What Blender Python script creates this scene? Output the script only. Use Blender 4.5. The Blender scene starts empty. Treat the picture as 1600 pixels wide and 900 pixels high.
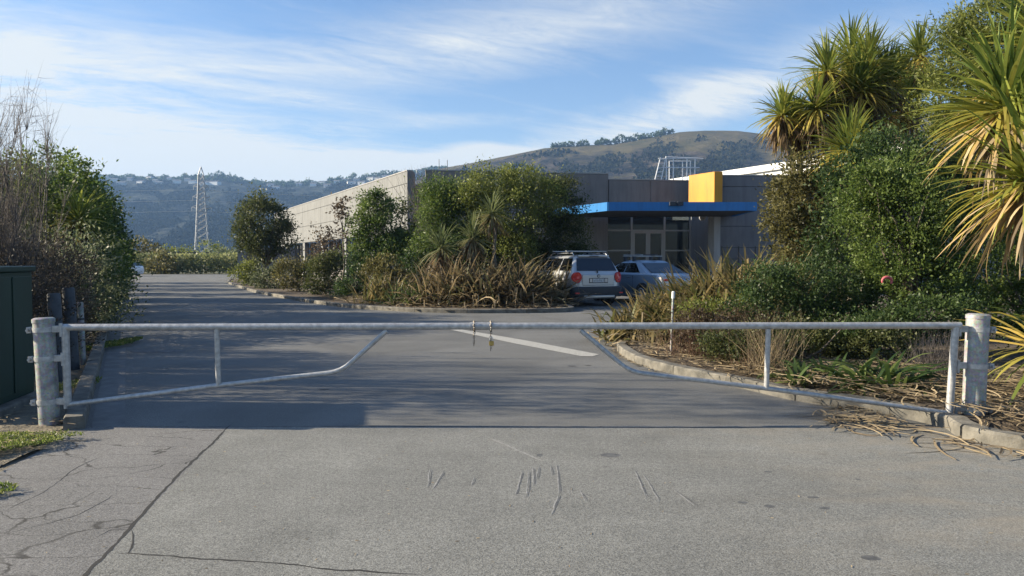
import bpy, math, random
import numpy as np
from mathutils import Vector, Matrix
random.seed(7); rng = np.random.default_rng(7)
SC = bpy.context.scene; COL = SC.collection
R = math.radians
# ------------------------------------------------------------------ camera, light, exposure
F = 1150.0; HOR = 408.0; PITCH = math.atan((450-HOR)/F)
cam = bpy.data.cameras.new('camera'); camo = bpy.data.objects.new('camera', cam); COL.objects.link(camo)
camo.location = (0, 0, 1.5); camo.rotation_euler = (R(90)-PITCH, 0, 0)
cam.sensor_width = 36; cam.lens = F/1600*36; cam.clip_end = 9000; cam.clip_start = .05
SC.camera = camo
SUN_EL, SUN_AZ = R(22), R(-87)                    # azimuth from +Y, clockwise positive
sd = Vector((math.sin(SUN_AZ)*math.cos(SUN_EL), math.cos(SUN_AZ)*math.cos(SUN_EL), math.sin(SUN_EL)))
sl = bpy.data.lights.new('sun', 'SUN'); sl.energy = 5.0; sl.angle = R(.55); sl.color = (1, .87, .66)
so = bpy.data.objects.new('sun', sl); COL.objects.link(so); so.rotation_euler = sd.to_track_quat('Z', 'Y').to_euler()
SC.view_settings.view_transform = 'Standard'; SC.view_settings.look = 'None'
SC.view_settings.exposure = 1.34; SC.view_settings.gamma = 1
SC.cycles.max_bounces = 6; SC.cycles.transparent_max_bounces = 8; SC.cycles.volume_bounces = 0
W = bpy.data.worlds.new('World'); SC.world = W; W.use_nodes = True
wt = W.node_tree; wn = wt.nodes; wl = wt.links
for n in list(wn): wn.remove(n)
def wm(op, a, b=None, c=None):
    n = wn.new('ShaderNodeMath'); n.operation = op
    for i, v in enumerate((a, b, c)):
        if v is None: continue
        if isinstance(v, (int, float)): n.inputs[i].default_value = v
        else: wl.new(v, n.inputs[i])
    return n.outputs[0]
sky = wn.new('ShaderNodeTexSky'); sky.sky_type = 'NISHITA'; sky.sun_disc = False
sky.sun_elevation = SUN_EL; sky.sun_rotation = SUN_AZ; sky.air_density = 1.0; sky.dust_density = .6; sky.ozone_density = 1.8
tc = wn.new('ShaderNodeTexCoord'); sx = wn.new('ShaderNodeSeparateXYZ'); wl.new(tc.outputs['Generated'], sx.inputs[0])
az = wm('ARCTAN2', sx.outputs[0], sx.outputs[1]); el = wm('ARCSINE', sx.outputs[2])
def wnoise(vec, scale, detail, rough, dist=0):
    n = wn.new('ShaderNodeTexNoise'); n.inputs['Scale'].default_value = scale; n.inputs['Detail'].default_value = detail
    n.inputs['Roughness'].default_value = rough; n.inputs['Distortion'].default_value = dist
    wl.new(vec, n.inputs['Vector']); return n.outputs[0]
def wvec(x, y, z=0):
    c = wn.new('ShaderNodeCombineXYZ')
    for i, v in enumerate((x, y, z)):
        if isinstance(v, (int, float)): c.inputs[i].default_value = v
        else: wl.new(v, c.inputs[i])
    return c.outputs[0]
# cirrus sheets live on a plane high above: direction / (z + small)
zz = wm('ADD', wm('MAXIMUM', sx.outputs[2], 0), .12)
cu = wm('DIVIDE', sx.outputs[0], zz); cv = wm('DIVIDE', sx.outputs[1], zz)
ca, sa_ = math.cos(R(24)), math.sin(R(24))
pu = wm('ADD', wm('MULTIPLY', cu, ca), wm('MULTIPLY', cv, sa_))
pv = wm('SUBTRACT', wm('MULTIPLY', cv, ca), wm('MULTIPLY', cu, sa_))
fib = wnoise(wvec(wm('MULTIPLY', pu, .75), wm('MULTIPLY', pv, 1.9), 3.1), 1.25, 9, .64, 1.1)
fine = wnoise(wvec(wm('MULTIPLY', pu, 1.5), wm('MULTIPLY', pv, 4.0), 7.7), 2.6, 9, .72, 1.5)
big = wnoise(wvec(wm('MULTIPLY', cu, .5), wm('MULTIPLY', cv, .8), 9.4), .9, 4, .5, .3)
puf = wnoise(wvec(wm('MULTIPLY', az, 6.0), wm('MULTIPLY', el, 16.0), 1.7), 1.6, 6, .55, .2)
def lay(px, py, spx, spy, rot, s):                # one bank of cloud: centre, size, tilt
    u0 = math.atan((px-800)/F); v0 = math.atan((HOR-py)/F*math.cos(u0)); cr, sr = math.cos(rot), math.sin(rot)
    da = wm('SUBTRACT', az, u0); de = wm('SUBTRACT', el, v0)
    a = wm('DIVIDE', wm('ADD', wm('MULTIPLY', da, cr), wm('MULTIPLY', de, sr)), spx/F)
    b = wm('DIVIDE', wm('SUBTRACT', wm('MULTIPLY', de, cr), wm('MULTIPLY', da, sr)), spy/F)
    e = wm('EXPONENT', wm('MULTIPLY', wm('ADD', wm('MULTIPLY', a, a), wm('MULTIPLY', b, b)), -1.0))
    return wm('MULTIPLY', e, s)
banks = None
for t in [(90, 200, 400, 125, R(-14), 1.0), (760, 70, 360, 52, R(8), .60), (1030, 190, 300, 32, R(15), .62),
          (520, 163, 190, 9, R(-5), .40), (1150, 130, 260, 40, R(16), .15), (330, 250, 330, 40, R(0), .75),
          (640, 195, 200, 12, R(4), .3), (30, 95, 60, 30, R(10), .4)]:
    b = lay(*t); banks = b if banks is None else wm('ADD', banks, b)
fibm = wm('MULTIPLY', wm('MAXIMUM', wm('SUBTRACT', wm('ADD', wm('MULTIPLY', fib, .72), wm('MULTIPLY', fine, .34)), .40), 0), 5.2)
c1 = wm('MULTIPLY', banks, wm('ADD', wm('MULTIPLY', fibm, 1.0), .34))
c2 = wm('MULTIPLY', wm('MAXIMUM', wm('SUBTRACT', wm('MULTIPLY', fib, big), .27), 0), 1.6)
lowb = wm('ADD', lay(560, 262, 240, 26, R(3), 1.0), lay(780, 238, 90, 16, R(-6), .55))
c3 = wm('MULTIPLY', wm('MINIMUM', wm('MULTIPLY', wm('MAXIMUM', wm('SUBTRACT', wm('ADD', lowb, wm('MULTIPLY', puf, .55)), .62), 0), 2.8), 1), .8)
cl = wm('MINIMUM', wm('ADD', wm('ADD', c1, c2), c3), .93)
hz = wm('MULTIPLY', wm('EXPONENT', wm('MULTIPLY', wm('MAXIMUM', el, 0), -7.5)), .46)
mask = wm('MAXIMUM', cl, hz)
mx = wn.new('ShaderNodeMix'); mx.data_type = 'RGBA'; wl.new(mask, mx.inputs[0]); 
tintn = wn.new('ShaderNodeMix'); tintn.data_type = 'RGBA'; tintn.blend_type = 'MULTIPLY'; tintn.inputs[0].default_value = 1
wl.new(sky.outputs[0], tintn.inputs[6]); tintn.inputs[7].default_value = (1.0, 1.24, 1.50, 1)
wl.new(tintn.outputs[2], mx.inputs[6]); mx.inputs[7].default_value = (7.2, 7.35, 7.15, 1)
bg = wn.new('ShaderNodeBackground'); bg.inputs[1].default_value = .05; wl.new(mx.outputs[2], bg.inputs[0])
wo = wn.new('ShaderNodeOutputWorld'); wl.new(bg.outputs[0], wo.inputs[0])

# ------------------------------------------------------------------ helpers
cP, sP = math.cos(PITCH), math.sin(PITCH)
def ray(px, py):
    a, b = (px-800)/F, (450-py)/F
    return Vector((a, cP+b*sP, -sP+b*cP))
def at(px, py, z=0.0):
    d = ray(px, py); t = (z-1.5)/d.z
    return Vector((d.x*t, d.y*t, z))
def pz(px, py, Y):
    d = ray(px, py); t = Y/d.y
    return Vector((d.x*t, Y, 1.5+d.z*t))
D = Vector((-.4635, .886, 0)); E = Vector((.986, .165, 0))
def tag(o, label=None, cat=None, group=None, kind=None):
    if label: o['label'] = label
    if cat: o['category'] = cat
    if group: o['group'] = group
    if kind: o['kind'] = kind
    return o
def empty(name, loc=(0, 0, 0), rz=0, parent=None):
    o = bpy.data.objects.new(name, None); COL.objects.link(o); o.location = loc; o.rotation_euler = (0, 0, rz)
    o.empty_display_size = .1
    if parent: o.parent = parent
    return o
def mesh_np(name, V, Fc, nv, mats, parent=None, tint=None, smooth=False):
    """V (n,3), Fc (m,nv) arrays -> object"""
    me = bpy.data.meshes.new(name); V = np.asarray(V, np.float32); Fc = np.asarray(Fc, np.int32)
    me.vertices.add(len(V)); me.vertices.foreach_set('co', V.ravel())
    m = len(Fc); me.loops.add(m*nv); me.polygons.add(m)
    me.polygons.foreach_set('loop_start', np.arange(0, m*nv, nv, dtype=np.int32))
    me.loops.foreach_set('vertex_index', Fc.ravel())
    if smooth: me.polygons.foreach_set('use_smooth', np.ones(m, bool))
    if tint is not None:
        a = me.attributes.new('tint', 'FLOAT', 'POINT'); a.data.foreach_set('value', np.asarray(tint, np.float32))
    me.update(calc_edges=True); me.validate()
    for mm in (mats if isinstance(mats, (list, tuple)) else [mats]): me.materials.append(mm)
    o = bpy.data.objects.new(name, me); COL.objects.link(o)
    if parent: o.parent = parent
    return o
class MB:
    def __init__(s): s.v = []; s.f = []; s.m = []
    def add(s, vs, fs, mi=0):
        b = len(s.v); s.v += [tuple(v) for v in vs]; s.f += [tuple(b+i for i in f) for f in fs]; s.m += [mi]*len(fs); return s
    def box(s, x0, x1, y0, y1, z0, z1, mi=0):
        v = [(x0,y0,z0),(x1,y0,z0),(x1,y1,z0),(x0,y1,z0),(x0,y0,z1),(x1,y0,z1),(x1,y1,z1),(x0,y1,z1)]
        return s.add(v, [(0,3,2,1),(4,5,6,7),(0,1,5,4),(1,2,6,5),(2,3,7,6),(3,0,4,7)], mi)
    def prism(s, pts, z0, z1, mi=0):              # plan polygon, counter-clockwise
        n = len(pts); v = [(p[0], p[1], z0) for p in pts]+[(p[0], p[1], z1) for p in pts]
        f = [tuple(range(n-1, -1, -1)), tuple(range(n, 2*n))]+[(i, (i+1) % n, n+(i+1) % n, n+i) for i in range(n)]
        return s.add(v, f, mi)
    def slab(s, a, b, t, z0, z1, mi=0):           # wall from a to b in plan, thickness t to its left
        a = Vector((a[0], a[1], 0)); b = Vector((b[0], b[1], 0)); n = Vector((-(b-a).y, (b-a).x, 0)).normalized()*t
        return s.prism([a, b, b+n, a+n], z0, z1, mi)
    def tube(s, pts, r, n=8, mi=0, cap=True):
        pts = [Vector(p) for p in pts]; rs = r if isinstance(r, (list, tuple)) else [r]*len(pts); b = len(s.v); k = len(pts)
        up = None
        for i, p in enumerate(pts):
            t = (pts[min(i+1, k-1)]-pts[max(i-1, 0)]).normalized()
            if up is None: up = Vector((0, 0, 1)) if abs(t.z) < .9 else Vector((1, 0, 0))
            x = t.cross(up).normalized(); y = x.cross(t).normalized(); up = y
            for j in range(n):
                a = 2*math.pi*j/n; q = p+x*math.cos(a)*rs[i]+y*math.sin(a)*rs[i]; s.v.append(tuple(q))
        for i in range(k-1):
            for j in range(n):
                s.f.append((b+i*n+j, b+i*n+(j+1) % n, b+(i+1)*n+(j+1) % n, b+(i+1)*n+j)); s.m.append(mi)
        if cap:
            s.f.append(tuple(b+j for j in range(n-1, -1, -1))); s.f.append(tuple(b+(k-1)*n+j for j in range(n))); s.m += [mi, mi]
        return s
    def build(s, name, mats, parent=None, smooth=False, bevel=0, bseg=2):
        me = bpy.data.meshes.new(name); me.from_pydata(s.v, [], s.f)
        for mm in (mats if isinstance(mats, (list, tuple)) else [mats]): me.materials.append(mm)
        me.polygons.foreach_set('material_index', s.m)
        if smooth:
            me.polygons.foreach_set('use_smooth', [True]*len(s.f)); me.set_sharp_from_angle(angle=R(38))
        me.update(); o = bpy.data.objects.new(name, me); COL.objects.link(o)
        if parent: o.parent = parent
        if bevel:
            m = o.modifiers.new('bevel', 'BEVEL'); m.width = bevel; m.segments = bseg; m.limit_method = 'ANGLE'; m.angle_limit = R(35)
        return o
def kids(o, allobj): return [c for c in allobj if c.parent == o]
def copy_tree(o, parent=None):
    c = o.copy(); COL.objects.link(c); c.parent = parent
    for ch in list(o.children): copy_tree(ch, c)
    return c
# ---- value noise
def vnoise(x, y, seed=0):
    xi = np.floor(x).astype(np.int64); yi = np.floor(y).astype(np.int64); fx = x-xi; fy = y-yi
    fx = fx*fx*(3-2*fx); fy = fy*fy*(3-2*fy)
    def h(a, b):
        n = (a*374761393+b*668265263+seed*1442695) & 0x7fffffff
        n = ((n ^ (n >> 13))*1274126177) & 0x7fffffff
        return ((n ^ (n >> 16)) & 0xffff)/65535.0
    return (h(xi, yi)*(1-fx)+h(xi+1, yi)*fx)*(1-fy)+(h(xi, yi+1)*(1-fx)+h(xi+1, yi+1)*fx)*fy
def fbm(x, y, o=4, seed=0):
    s = 0; a = .5
    for i in range(o): s = s+a*vnoise(x*2**i, y*2**i, seed+i*17); a *= .5
    return s
# ------------------------------------------------------------------ materials
def nt(name):
    m = bpy.data.materials.new(name); m.use_nodes = True; t = m.node_tree
    return m, t, t.nodes, t.links, t.nodes['Principled BSDF']
def noise(t, vec, scale, detail=4, rough=.55, dist=0):
    n = t.nodes.new('ShaderNodeTexNoise'); n.inputs['Scale'].default_value = scale; n.inputs['Detail'].default_value = detail
    n.inputs['Roughness'].default_value = rough; n.inputs['Distortion'].default_value = dist
    if vec is not None: t.links.new(vec, n.inputs['Vector'])
    return n.outputs[0]
def ramp(t, fac, stops):
    n = t.nodes.new('ShaderNodeValToRGB'); t.links.new(fac, n.inputs[0]); e = n.color_ramp.elements
    while len(e) < len(stops): e.new(.5)
    for i, (p, c) in enumerate(stops):
        e[i].position = p; e[i].color = (c[0], c[1], c[2], 1) if isinstance(c, (tuple, list)) else (c, c, c, 1)
    return n.outputs[0]
def mixc(t, fac, a, b, mode='MIX'):
    n = t.nodes.new('ShaderNodeMix'); n.data_type = 'RGBA'; n.blend_type = mode
    for i, v in ((0, fac), (6, a), (7, b)):
        if isinstance(v, (int, float)): n.inputs[i].default_value = v if i == 0 else (v, v, v, 1)
        elif isinstance(v, (tuple, list)): n.inputs[i].default_value = (*v[:3], 1)
        else: t.links.new(v, n.inputs[i])
    return n.outputs[2]
def bump(t, h, strength, dist, bs):
    b = t.nodes.new('ShaderNodeBump'); b.inputs['Strength'].default_value = strength; b.inputs['Distance'].default_value = dist
    t.links.new(h, b.inputs['Height']); t.links.new(b.outputs[0], bs.inputs['Normal'])
def M(name, c, rough=.6, metal=0, c2=None, sc=3, bsc=0, bst=.3, bd=.01, spec=.5, coat=0, lo=.35, hi=.65):
    m, t, n, l, b = nt(name); b.inputs['Roughness'].default_value = rough; b.inputs['Metallic'].default_value = metal
    b.inputs['Base Color'].default_value = (*c, 1); b.inputs['Specular IOR Level'].default_value = spec
    b.inputs['Coat Weight'].default_value = coat
    g = n.new('ShaderNodeNewGeometry').outputs['Position']
    if c2 is not None: l.new(ramp(t, noise(t, g, sc, 6, .6), [(lo, c), (hi, c2)]), b.inputs['Base Color'])
    if bsc: bump(t, noise(t, g, bsc, 4), bst, bd, b)
    return m
def leafmat(name, cols, tr=.35, rough=.5, perobj=False):
    m, t, n, l, b = nt(name); b.inputs['Roughness'].default_value = rough; b.inputs['Specular IOR Level'].default_value = .35
    if perobj: f = n.new('ShaderNodeObjectInfo').outputs['Random']
    else:
        a = n.new('ShaderNodeAttribute'); a.attribute_name = 'tint'; f = a.outputs['Fac']
    c = ramp(t, f, [(i/(len(cols)-1), k) for i, k in enumerate(cols)]); l.new(c, b.inputs['Base Color'])
    ts = n.new('ShaderNodeBsdfTranslucent'); l.new(c, ts.inputs[0])
    ms = n.new('ShaderNodeMixShader'); ms.inputs[0].default_value = tr; l.new(b.outputs[0], ms.inputs[1]); l.new(ts.outputs[0], ms.inputs[2])
    l.new(ms.outputs[0], n['Material Output'].inputs[0]); return m
def asphalt(name, c_dark, c_light, patch, sp=1.0, warm=(1, 1, 1), stain=.5, dust=False, cracks=False):
    m, t, n, l, b = nt(name); g = n.new('ShaderNodeNewGeometry').outputs['Position']
    agg = noise(t, g, 135, 2, .8); agg2 = noise(t, g, 33, 4, .7)
    base = ramp(t, agg, [(.33, c_dark), (.50, [(a+q)/2 for a, q in zip(c_dark, c_light)]), (.70, c_light)])
    mid = ramp(t, agg2, [(.3, .82), (.7, 1.14)])
    col = mixc(t, sp, base, mid, 'MULTIPLY')
    big_ = ramp(t, noise(t, g, .55, 5, .6, .8), [(.3, patch), (.68, 1.12)])
    col = mixc(t, 1.0, col, big_, 'MULTIPLY')
    mp = n.new('ShaderNodeMapping'); mp.inputs['Scale'].default_value = (.18, 1.9, 1); mp.inputs['Rotation'].default_value = (0, 0, R(6)); l.new(g, mp.inputs[0])
    str_ = ramp(t, noise(t, mp.outputs[0], 1.2, 6, .65), [(.34, .86), (.66, 1.08)])
    col = mixc(t, stain, col, str_, 'MULTIPLY')
    vo = n.new('ShaderNodeTexVoronoi'); vo.inputs['Scale'].default_value = 1.1; l.new(g, vo.inputs[0])
    spots = ramp(t, vo.outputs['Distance'], [(.02, .55), (.055, 1.0)])
    col = mixc(t, .7, col, spots, 'MULTIPLY')
    chips = n.new('ShaderNodeTexVoronoi'); chips.inputs['Scale'].default_value = 42; l.new(g, chips.inputs[0])
    col = mixc(t, ramp(t, chips.outputs['Distance'], [(.07, .55), (.16, 0.0)]), col, (.42, .41, .38))
    col = mixc(t, 1.0, col, warm, 'MULTIPLY')
    if cracks:
        wv = n.new('ShaderNodeVectorMath'); wv.operation = 'MULTIPLY_ADD'; ns = n.new('ShaderNodeTexNoise'); ns.inputs['Scale'].default_value = 3.0; ns.inputs['Detail'].default_value = 5; l.new(g, ns.inputs['Vector'])
        l.new(ns.outputs['Color'], wv.inputs[0]); wv.inputs[1].default_value = (.38, .38, 0); l.new(g, wv.inputs[2])
        mpc = n.new('ShaderNodeMapping'); mpc.inputs['Rotation'].default_value = (0, 0, R(-32)); mpc.inputs['Scale'].default_value = (1.15, 2.6, 0); l.new(wv.outputs[0], mpc.inputs[0])
        vc = n.new('ShaderNodeTexVoronoi'); vc.feature = 'DISTANCE_TO_EDGE'; vc.inputs['Scale'].default_value = 1.0; l.new(mpc.outputs[0], vc.inputs['Vector'])
        line = ramp(t, vc.outputs['Distance'], [(.004, 1.0), (.015, 0.0)])
        where = ramp(t, noise(t, g, .9, 3), [(.40, 0.0), (.50, 1.0)])
        cm = n.new('ShaderNodeMath'); cm.operation = 'MULTIPLY'; l.new(line, cm.inputs[0]); l.new(where, cm.inputs[1])
        col = mixc(t, cm.outputs[0], col, (.045, .043, .04))
    if dust:
        sp_x = n.new('ShaderNodeSeparateXYZ'); l.new(g, sp_x.inputs[0]); mrx = n.new('ShaderNodeMapRange'); l.new(sp_x.outputs[0], mrx.inputs[0]); mrx.inputs[1].default_value = .9; mrx.inputs[2].default_value = 4.2
        mp2 = n.new('ShaderNodeMapping'); mp2.inputs['Scale'].default_value = (.55, 1.3, 1); mp2.inputs['Rotation'].default_value = (0, 0, R(28)); l.new(g, mp2.inputs[0])
        dn = n.new('ShaderNodeMath'); dn.operation = 'MULTIPLY'; l.new(mrx.outputs[0], dn.inputs[0]); l.new(ramp(t, noise(t, mp2.outputs[0], 1.5, 9, .72, .5), [(.44, 0.0), (.66, .9)]), dn.inputs[1])
        col = mixc(t, dn.outputs[0], col, mixc(t, .5, (.36, .31, .235), agg, 'MULTIPLY'))
        col = mixc(t, .9, col, ramp(t, noise(t, g, 2.1, 8, .7, .4), [(.30, .86), (.5, 1.0), (.72, 1.08)]), 'MULTIPLY')
    l.new(col, b.inputs['Base Color']); b.inputs['Roughness'].default_value = .82; b.inputs['Specular IOR Level'].default_value = .35
    bump(t, agg, .55, .006, b); return m
MT = {}
MT['road'] = asphalt('old_asphalt', (.058, .059, .058), (.25, .25, .24), .74)
MT['apron'] = asphalt('apron_asphalt', (.070, .071, .066), (.325, .322, .295), .84, dust=True)
MT['apron2'] = asphalt('apron_asphalt_left', (.066, .065, .063), (.285, .277, .265), .8, cracks=True)
MT['tar'] = M('tar_crack', (.018, .018, .018), .9)
MT['scuff'] = M('pale_scuff', (.31, .305, .29), .9, c2=(.19, .19, .18), sc=25)
MT['oil'] = M('oil_spot', (.06, .06, .06), .7, c2=(.13, .13, .125), sc=22)
MT['white'] = M('worn_white_line', (.38, .375, .35), .8, c2=(.17, .17, .165), sc=38, bsc=90, lo=.50, hi=.66)
MT['conc'] = M('kerb_concrete', (.20, .185, .155), .9, c2=(.085, .08, .068), sc=5, bsc=45, bst=.6, bd=.01)
MT['gutter'] = M('gutter_concrete', (.19, .19, .185), .9, c2=(.12, .12, .12), sc=4, bsc=60, bst=.5)
MT['soil'] = M('leaf_mulch_soil', (.13, .10, .07), .95, c2=(.055, .042, .03), sc=9, bsc=30, bst=.9, bd=.03)
MT['dirt'] = M('dry_dirt', (.21, .18, .13), .95, c2=(.10, .085, .06), sc=6, bsc=40, bst=.9, bd=.02)
MT['field'] = M('field_grass', (.10, .11, .045), .95, c2=(.16, .14, .07), sc=.05, bsc=1.5, bst=.6, bd=.1)
MT['galv'] = M('galvanised_steel', (.48, .48, .475), .4, .3, c2=(.30, .30, .30), sc=22, bsc=60, bst=.15)
def galvpost():
    m, t, n, l, b = nt('spangled_galvanised'); g = n.new('ShaderNodeNewGeometry').outputs['Position']
    v = n.new('ShaderNodeTexVoronoi'); v.inputs['Scale'].default_value = 55; l.new(g, v.inputs[0])
    c = ramp(t, noise(t, g, 9, 6, .7), [(.3, (.20, .205, .20)), (.7, (.42, .42, .405))])
    k = mixc(t, .28, c, v.outputs['Color'], 'SOFT_LIGHT')
    mp = n.new('ShaderNodeMapping'); mp.inputs['Scale'].default_value = (14, 14, 1.2); l.new(g, mp.inputs[0])
    k = mixc(t, .5, k, ramp(t, noise(t, mp.outputs[0], 2.5, 4), [(.42, .72), (.6, 1.0)]), 'MULTIPLY')
    l.new(k, b.inputs['Base Color']); b.inputs['Metallic'].default_value = .1; b.inputs['Roughness'].default_value = .55
    return m
MT['post'] = galvpost()
MT['darkpost'] = M('dark_grey_post', (.075, .08, .09), .7, c2=(.045, .05, .055), sc=12, bsc=40)
MT['box'] = M('dark_green_paint', (.012, .042, .030), .5, c2=(.02, .055, .04), sc=18, lo=.6, hi=.7)
MT['chain'] = M('chain_steel', (.3, .29, .27), .45, .8, c2=(.12, .08, .05), sc=80)
MT['brass'] = M('brass', (.42, .30, .10), .4, .8)
MT['pale'] = M('cream_panel', (.19, .193, .192), .85, c2=(.165, .168, .167), sc=.9, bsc=20, bst=.2)
MT['taupe'] = M('taupe_panel', (.205, .185, .175), .85, c2=(.165, .152, .148), sc=.7, bsc=20, bst=.2)
MT['taupe2'] = M('grey_panel', (.17, .165, .175), .85, c2=(.14, .137, .145), sc=.7, bsc=20, bst=.2)
MT['joint'] = M('joint_sealant', (.03, .03, .03), .9)  # dark filler seen in the gaps between wall panels
MT['blue'] = M('blue_fascia', (.008, .14, .38), .4, c2=(.010, .155, .42), sc=2)
MT['yellow'] = M('yellow_cladding', (.52, .225, .004), .5, c2=(.48, .205, .004), sc=2)
MT['dark'] = M('dark_soffit', (.04, .04, .042), .8)
MT['frame'] = M('aluminium_frame', (.30, .29, .28), .5, .3)
MT['col'] = M('light_grey_column', (.33, .33, .34), .7)
MT['whitem'] = M('white_metal', (.75, .75, .73), .5, c2=(.62, .62, .6), sc=2)
MT['rail'] = M('pale_rail', (.62, .64, .68), .5)
MT['blind'] = M('brown_blind', (.13, .12, .10), .9)
MT['bark'] = M('grey_bark', (.16, .13, .10), .95, c2=(.08, .065, .05), sc=20, bsc=30, bst=.8, bd=.02)
MT['corky'] = M('corky_bark', (.20, .17, .13), .95, c2=(.10, .085, .065), sc=14, bsc=25, bst=.9, bd=.03)
MT['twig'] = leafmat('bare_twigs', [(.05, .042, .04), (.11, .095, .088), (.17, .15, .135)], .0, .8)
MT['redtwig'] = leafmat('red_brown_twigs', [(.07, .04, .03), (.16, .09, .06), (.2, .14, .09)], .1, .8)
MT['straw'] = leafmat('dead_straw', [(.10, .075, .05), (.26, .20, .12), (.42, .33, .2)], .1, .8)
for k_ in ('pale', 'taupe', 'taupe2', 'blue', 'yellow', 'whitem', 'box', 'col'):       # rain streaks and grime
    m_ = MT[k_]; t_ = m_.node_tree; b_ = t_.nodes['Principled BSDF']; src_ = b_.inputs['Base Color'].links[0].from_socket if b_.inputs['Base Color'].links else None
    g_ = t_.nodes.new('ShaderNodeNewGeometry').outputs['Position']; mp_ = t_.nodes.new('ShaderNodeMapping'); mp_.inputs['Scale'].default_value = (2.6, 2.6, .28); t_.links.new(g_, mp_.inputs[0])
    st_ = ramp(t_, noise(t_, mp_.outputs[0], 1.7, 7, .7), [(.36, .80), (.56, 1.04)])
    t_.links.new(mixc(t_, .85, src_ if src_ else tuple(b_.inputs['Base Color'].default_value)[:3], st_, 'MULTIPLY'), b_.inputs['Base Color'])
def glass(name, c, rough=.03):
    m, t, n, l, b = nt(name); b.inputs['Base Color'].default_value = (*c, 1); b.inputs['Roughness'].default_value = rough
    b.inputs['Transmission Weight'].default_value = .75; b.inputs['IOR'].default_value = 1.3; return m
MT['glass'] = glass('tinted_glass', (.10, .12, .13))
MT['carglass'] = M('car_privacy_glass', (.006, .007, .009), .06, spec=.6)
MT['rearglass'] = M('car_rear_glass', (.016, .022, .035), .08, spec=.6)
MT['silver'] = M('silver_paint', (.43, .445, .465), .32, .45, coat=.5)
MT['bluegrey'] = M('pale_blue_paint', (.22, .29, .38), .3, .45, coat=.5)
MT['whitecar'] = M('white_paint', (.72, .73, .74), .35, coat=.4)
MT['plastic'] = M('dark_bumper_plastic', (.028, .033, .042), .6)
MT['tyre'] = M('tyre_rubber', (.018, .018, .018), .85)
MT['rim'] = M('alloy_rim', (.40, .41, .42), .35, .8)
MT['redlamp'] = M('red_lamp', (.55, .015, .02), .2, coat=.6)
MT['clearlamp'] = M('pale_lamp', (.6, .55, .5), .2, coat=.6)
MT['plate'] = M('plate_white', (.55, .56, .56), .5)
MT['ink'] = M('plate_ink', (.03, .03, .03), .6)
L = lambda n, c, **k: leafmat(n, [tuple(v*1.45 for v in q) for q in c], **{'tr': .45, **k})
MT['green'] = L('mid_green_leaves', [(.022, .040, .010), (.065, .098, .020), (.13, .165, .04)])
MT['dkgreen'] = L('dark_green_leaves', [(.012, .024, .009), (.032, .056, .017), (.068, .10, .028)])
MT['ygreen'] = L('yellow_green_leaves', [(.045, .055, .012), (.105, .125, .026), (.18, .19, .05)])
MT['olive'] = L('olive_brown_leaves', [(.030, .030, .011), (.080, .075, .026), (.14, .125, .045)])
MT['greygreen'] = L('grey_green_leaves', [(.035, .045, .022), (.085, .10, .05), (.15, .165, .095)])
MT['deepolive'] = L('deep_olive_leaves', [(.016, .023, .009), (.045, .056, .018), (.095, .10, .035)])
MT['darkbrown'] = L('dark_brown_leaves', [(.025, .018, .012), (.065, .045, .028), (.11, .085, .05)])
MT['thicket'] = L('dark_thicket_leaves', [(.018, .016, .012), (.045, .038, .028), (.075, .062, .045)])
MT['grass'] = L('weed_green', [(.05, .07, .015), (.10, .14, .03), (.2, .2, .07)])
MT['flaxbrown'] = L('brown_flax', [(.05, .042, .022), (.125, .095, .052), (.23, .18, .105), (.07, .08, .03)])
MT['flaxgold'] = L('golden_flax', [(.045, .05, .016), (.12, .10, .042), (.21, .16, .075), (.07, .085, .024)])
MT['strapgreen'] = L('green_strap', [(.02, .04, .010), (.05, .08, .022), (.12, .15, .045)])
MT['cordfar'] = L('cabbage_tree_leaf', [(.035, .055, .012), (.12, .15, .03), (.26, .24, .05), (.38, .27, .07)])
MT['cordpale'] = L('pale_cabbage_leaf', [(.035, .055, .02), (.085, .105, .04), (.15, .155, .075), (.17, .14, .08)])
MT['cordup'] = L('cabbage_leaf_green', [(.06, .095, .018), (.13, .175, .035), (.23, .25, .05)], perobj=True)
MT['cordmid'] = L('cabbage_leaf_yellow_green', [(.11, .15, .028), (.20, .235, .042), (.32, .30, .06)], perobj=True)
MT['corddead'] = L('cabbage_leaf_straw', [(.20, .14, .05), (.36, .25, .11), (.42, .30, .16)], perobj=True)
MT['skirt'] = L('dead_leaf_skirt', [(.05, .035, .02), (.13, .09, .05), (.22, .16, .09)])

# ------------------------------------------------------------------ plant generators
def rot_to(n):                                    # per-row frames from directions
    n = n/np.linalg.norm(n, axis=1, keepdims=True)
    a = np.where(np.abs(n[:, 2:3]) < .9, [[0, 0, 1.]], [[1., 0, 0]]); u = np.cross(n, a); u /= np.linalg.norm(u, axis=1, keepdims=True)
    return n, u, np.cross(n, u)
def leaves(P, Dr, size, width, tint, name, mat, parent):
    n = len(P); Dr, u, w = rot_to(Dr); th = rng.uniform(0, 6.283, (n, 1)); s = u*np.cos(th)+w*np.sin(th); nn = np.cross(Dr, s)
    L_ = size*rng.uniform(.65, 1.3, (n, 1)); Wd = L_*width
    V = np.stack([P, P+Dr*L_*.5+s*Wd*.5+nn*Wd*.18, P+Dr*L_, P+Dr*L_*.5-s*Wd*.5+nn*Wd*.18], 1).reshape(-1, 3)
    Fc = np.arange(4*n).reshape(n, 4)
    return mesh_np(name, V, Fc, 4, mat, parent, np.repeat(tint, 4))
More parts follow.
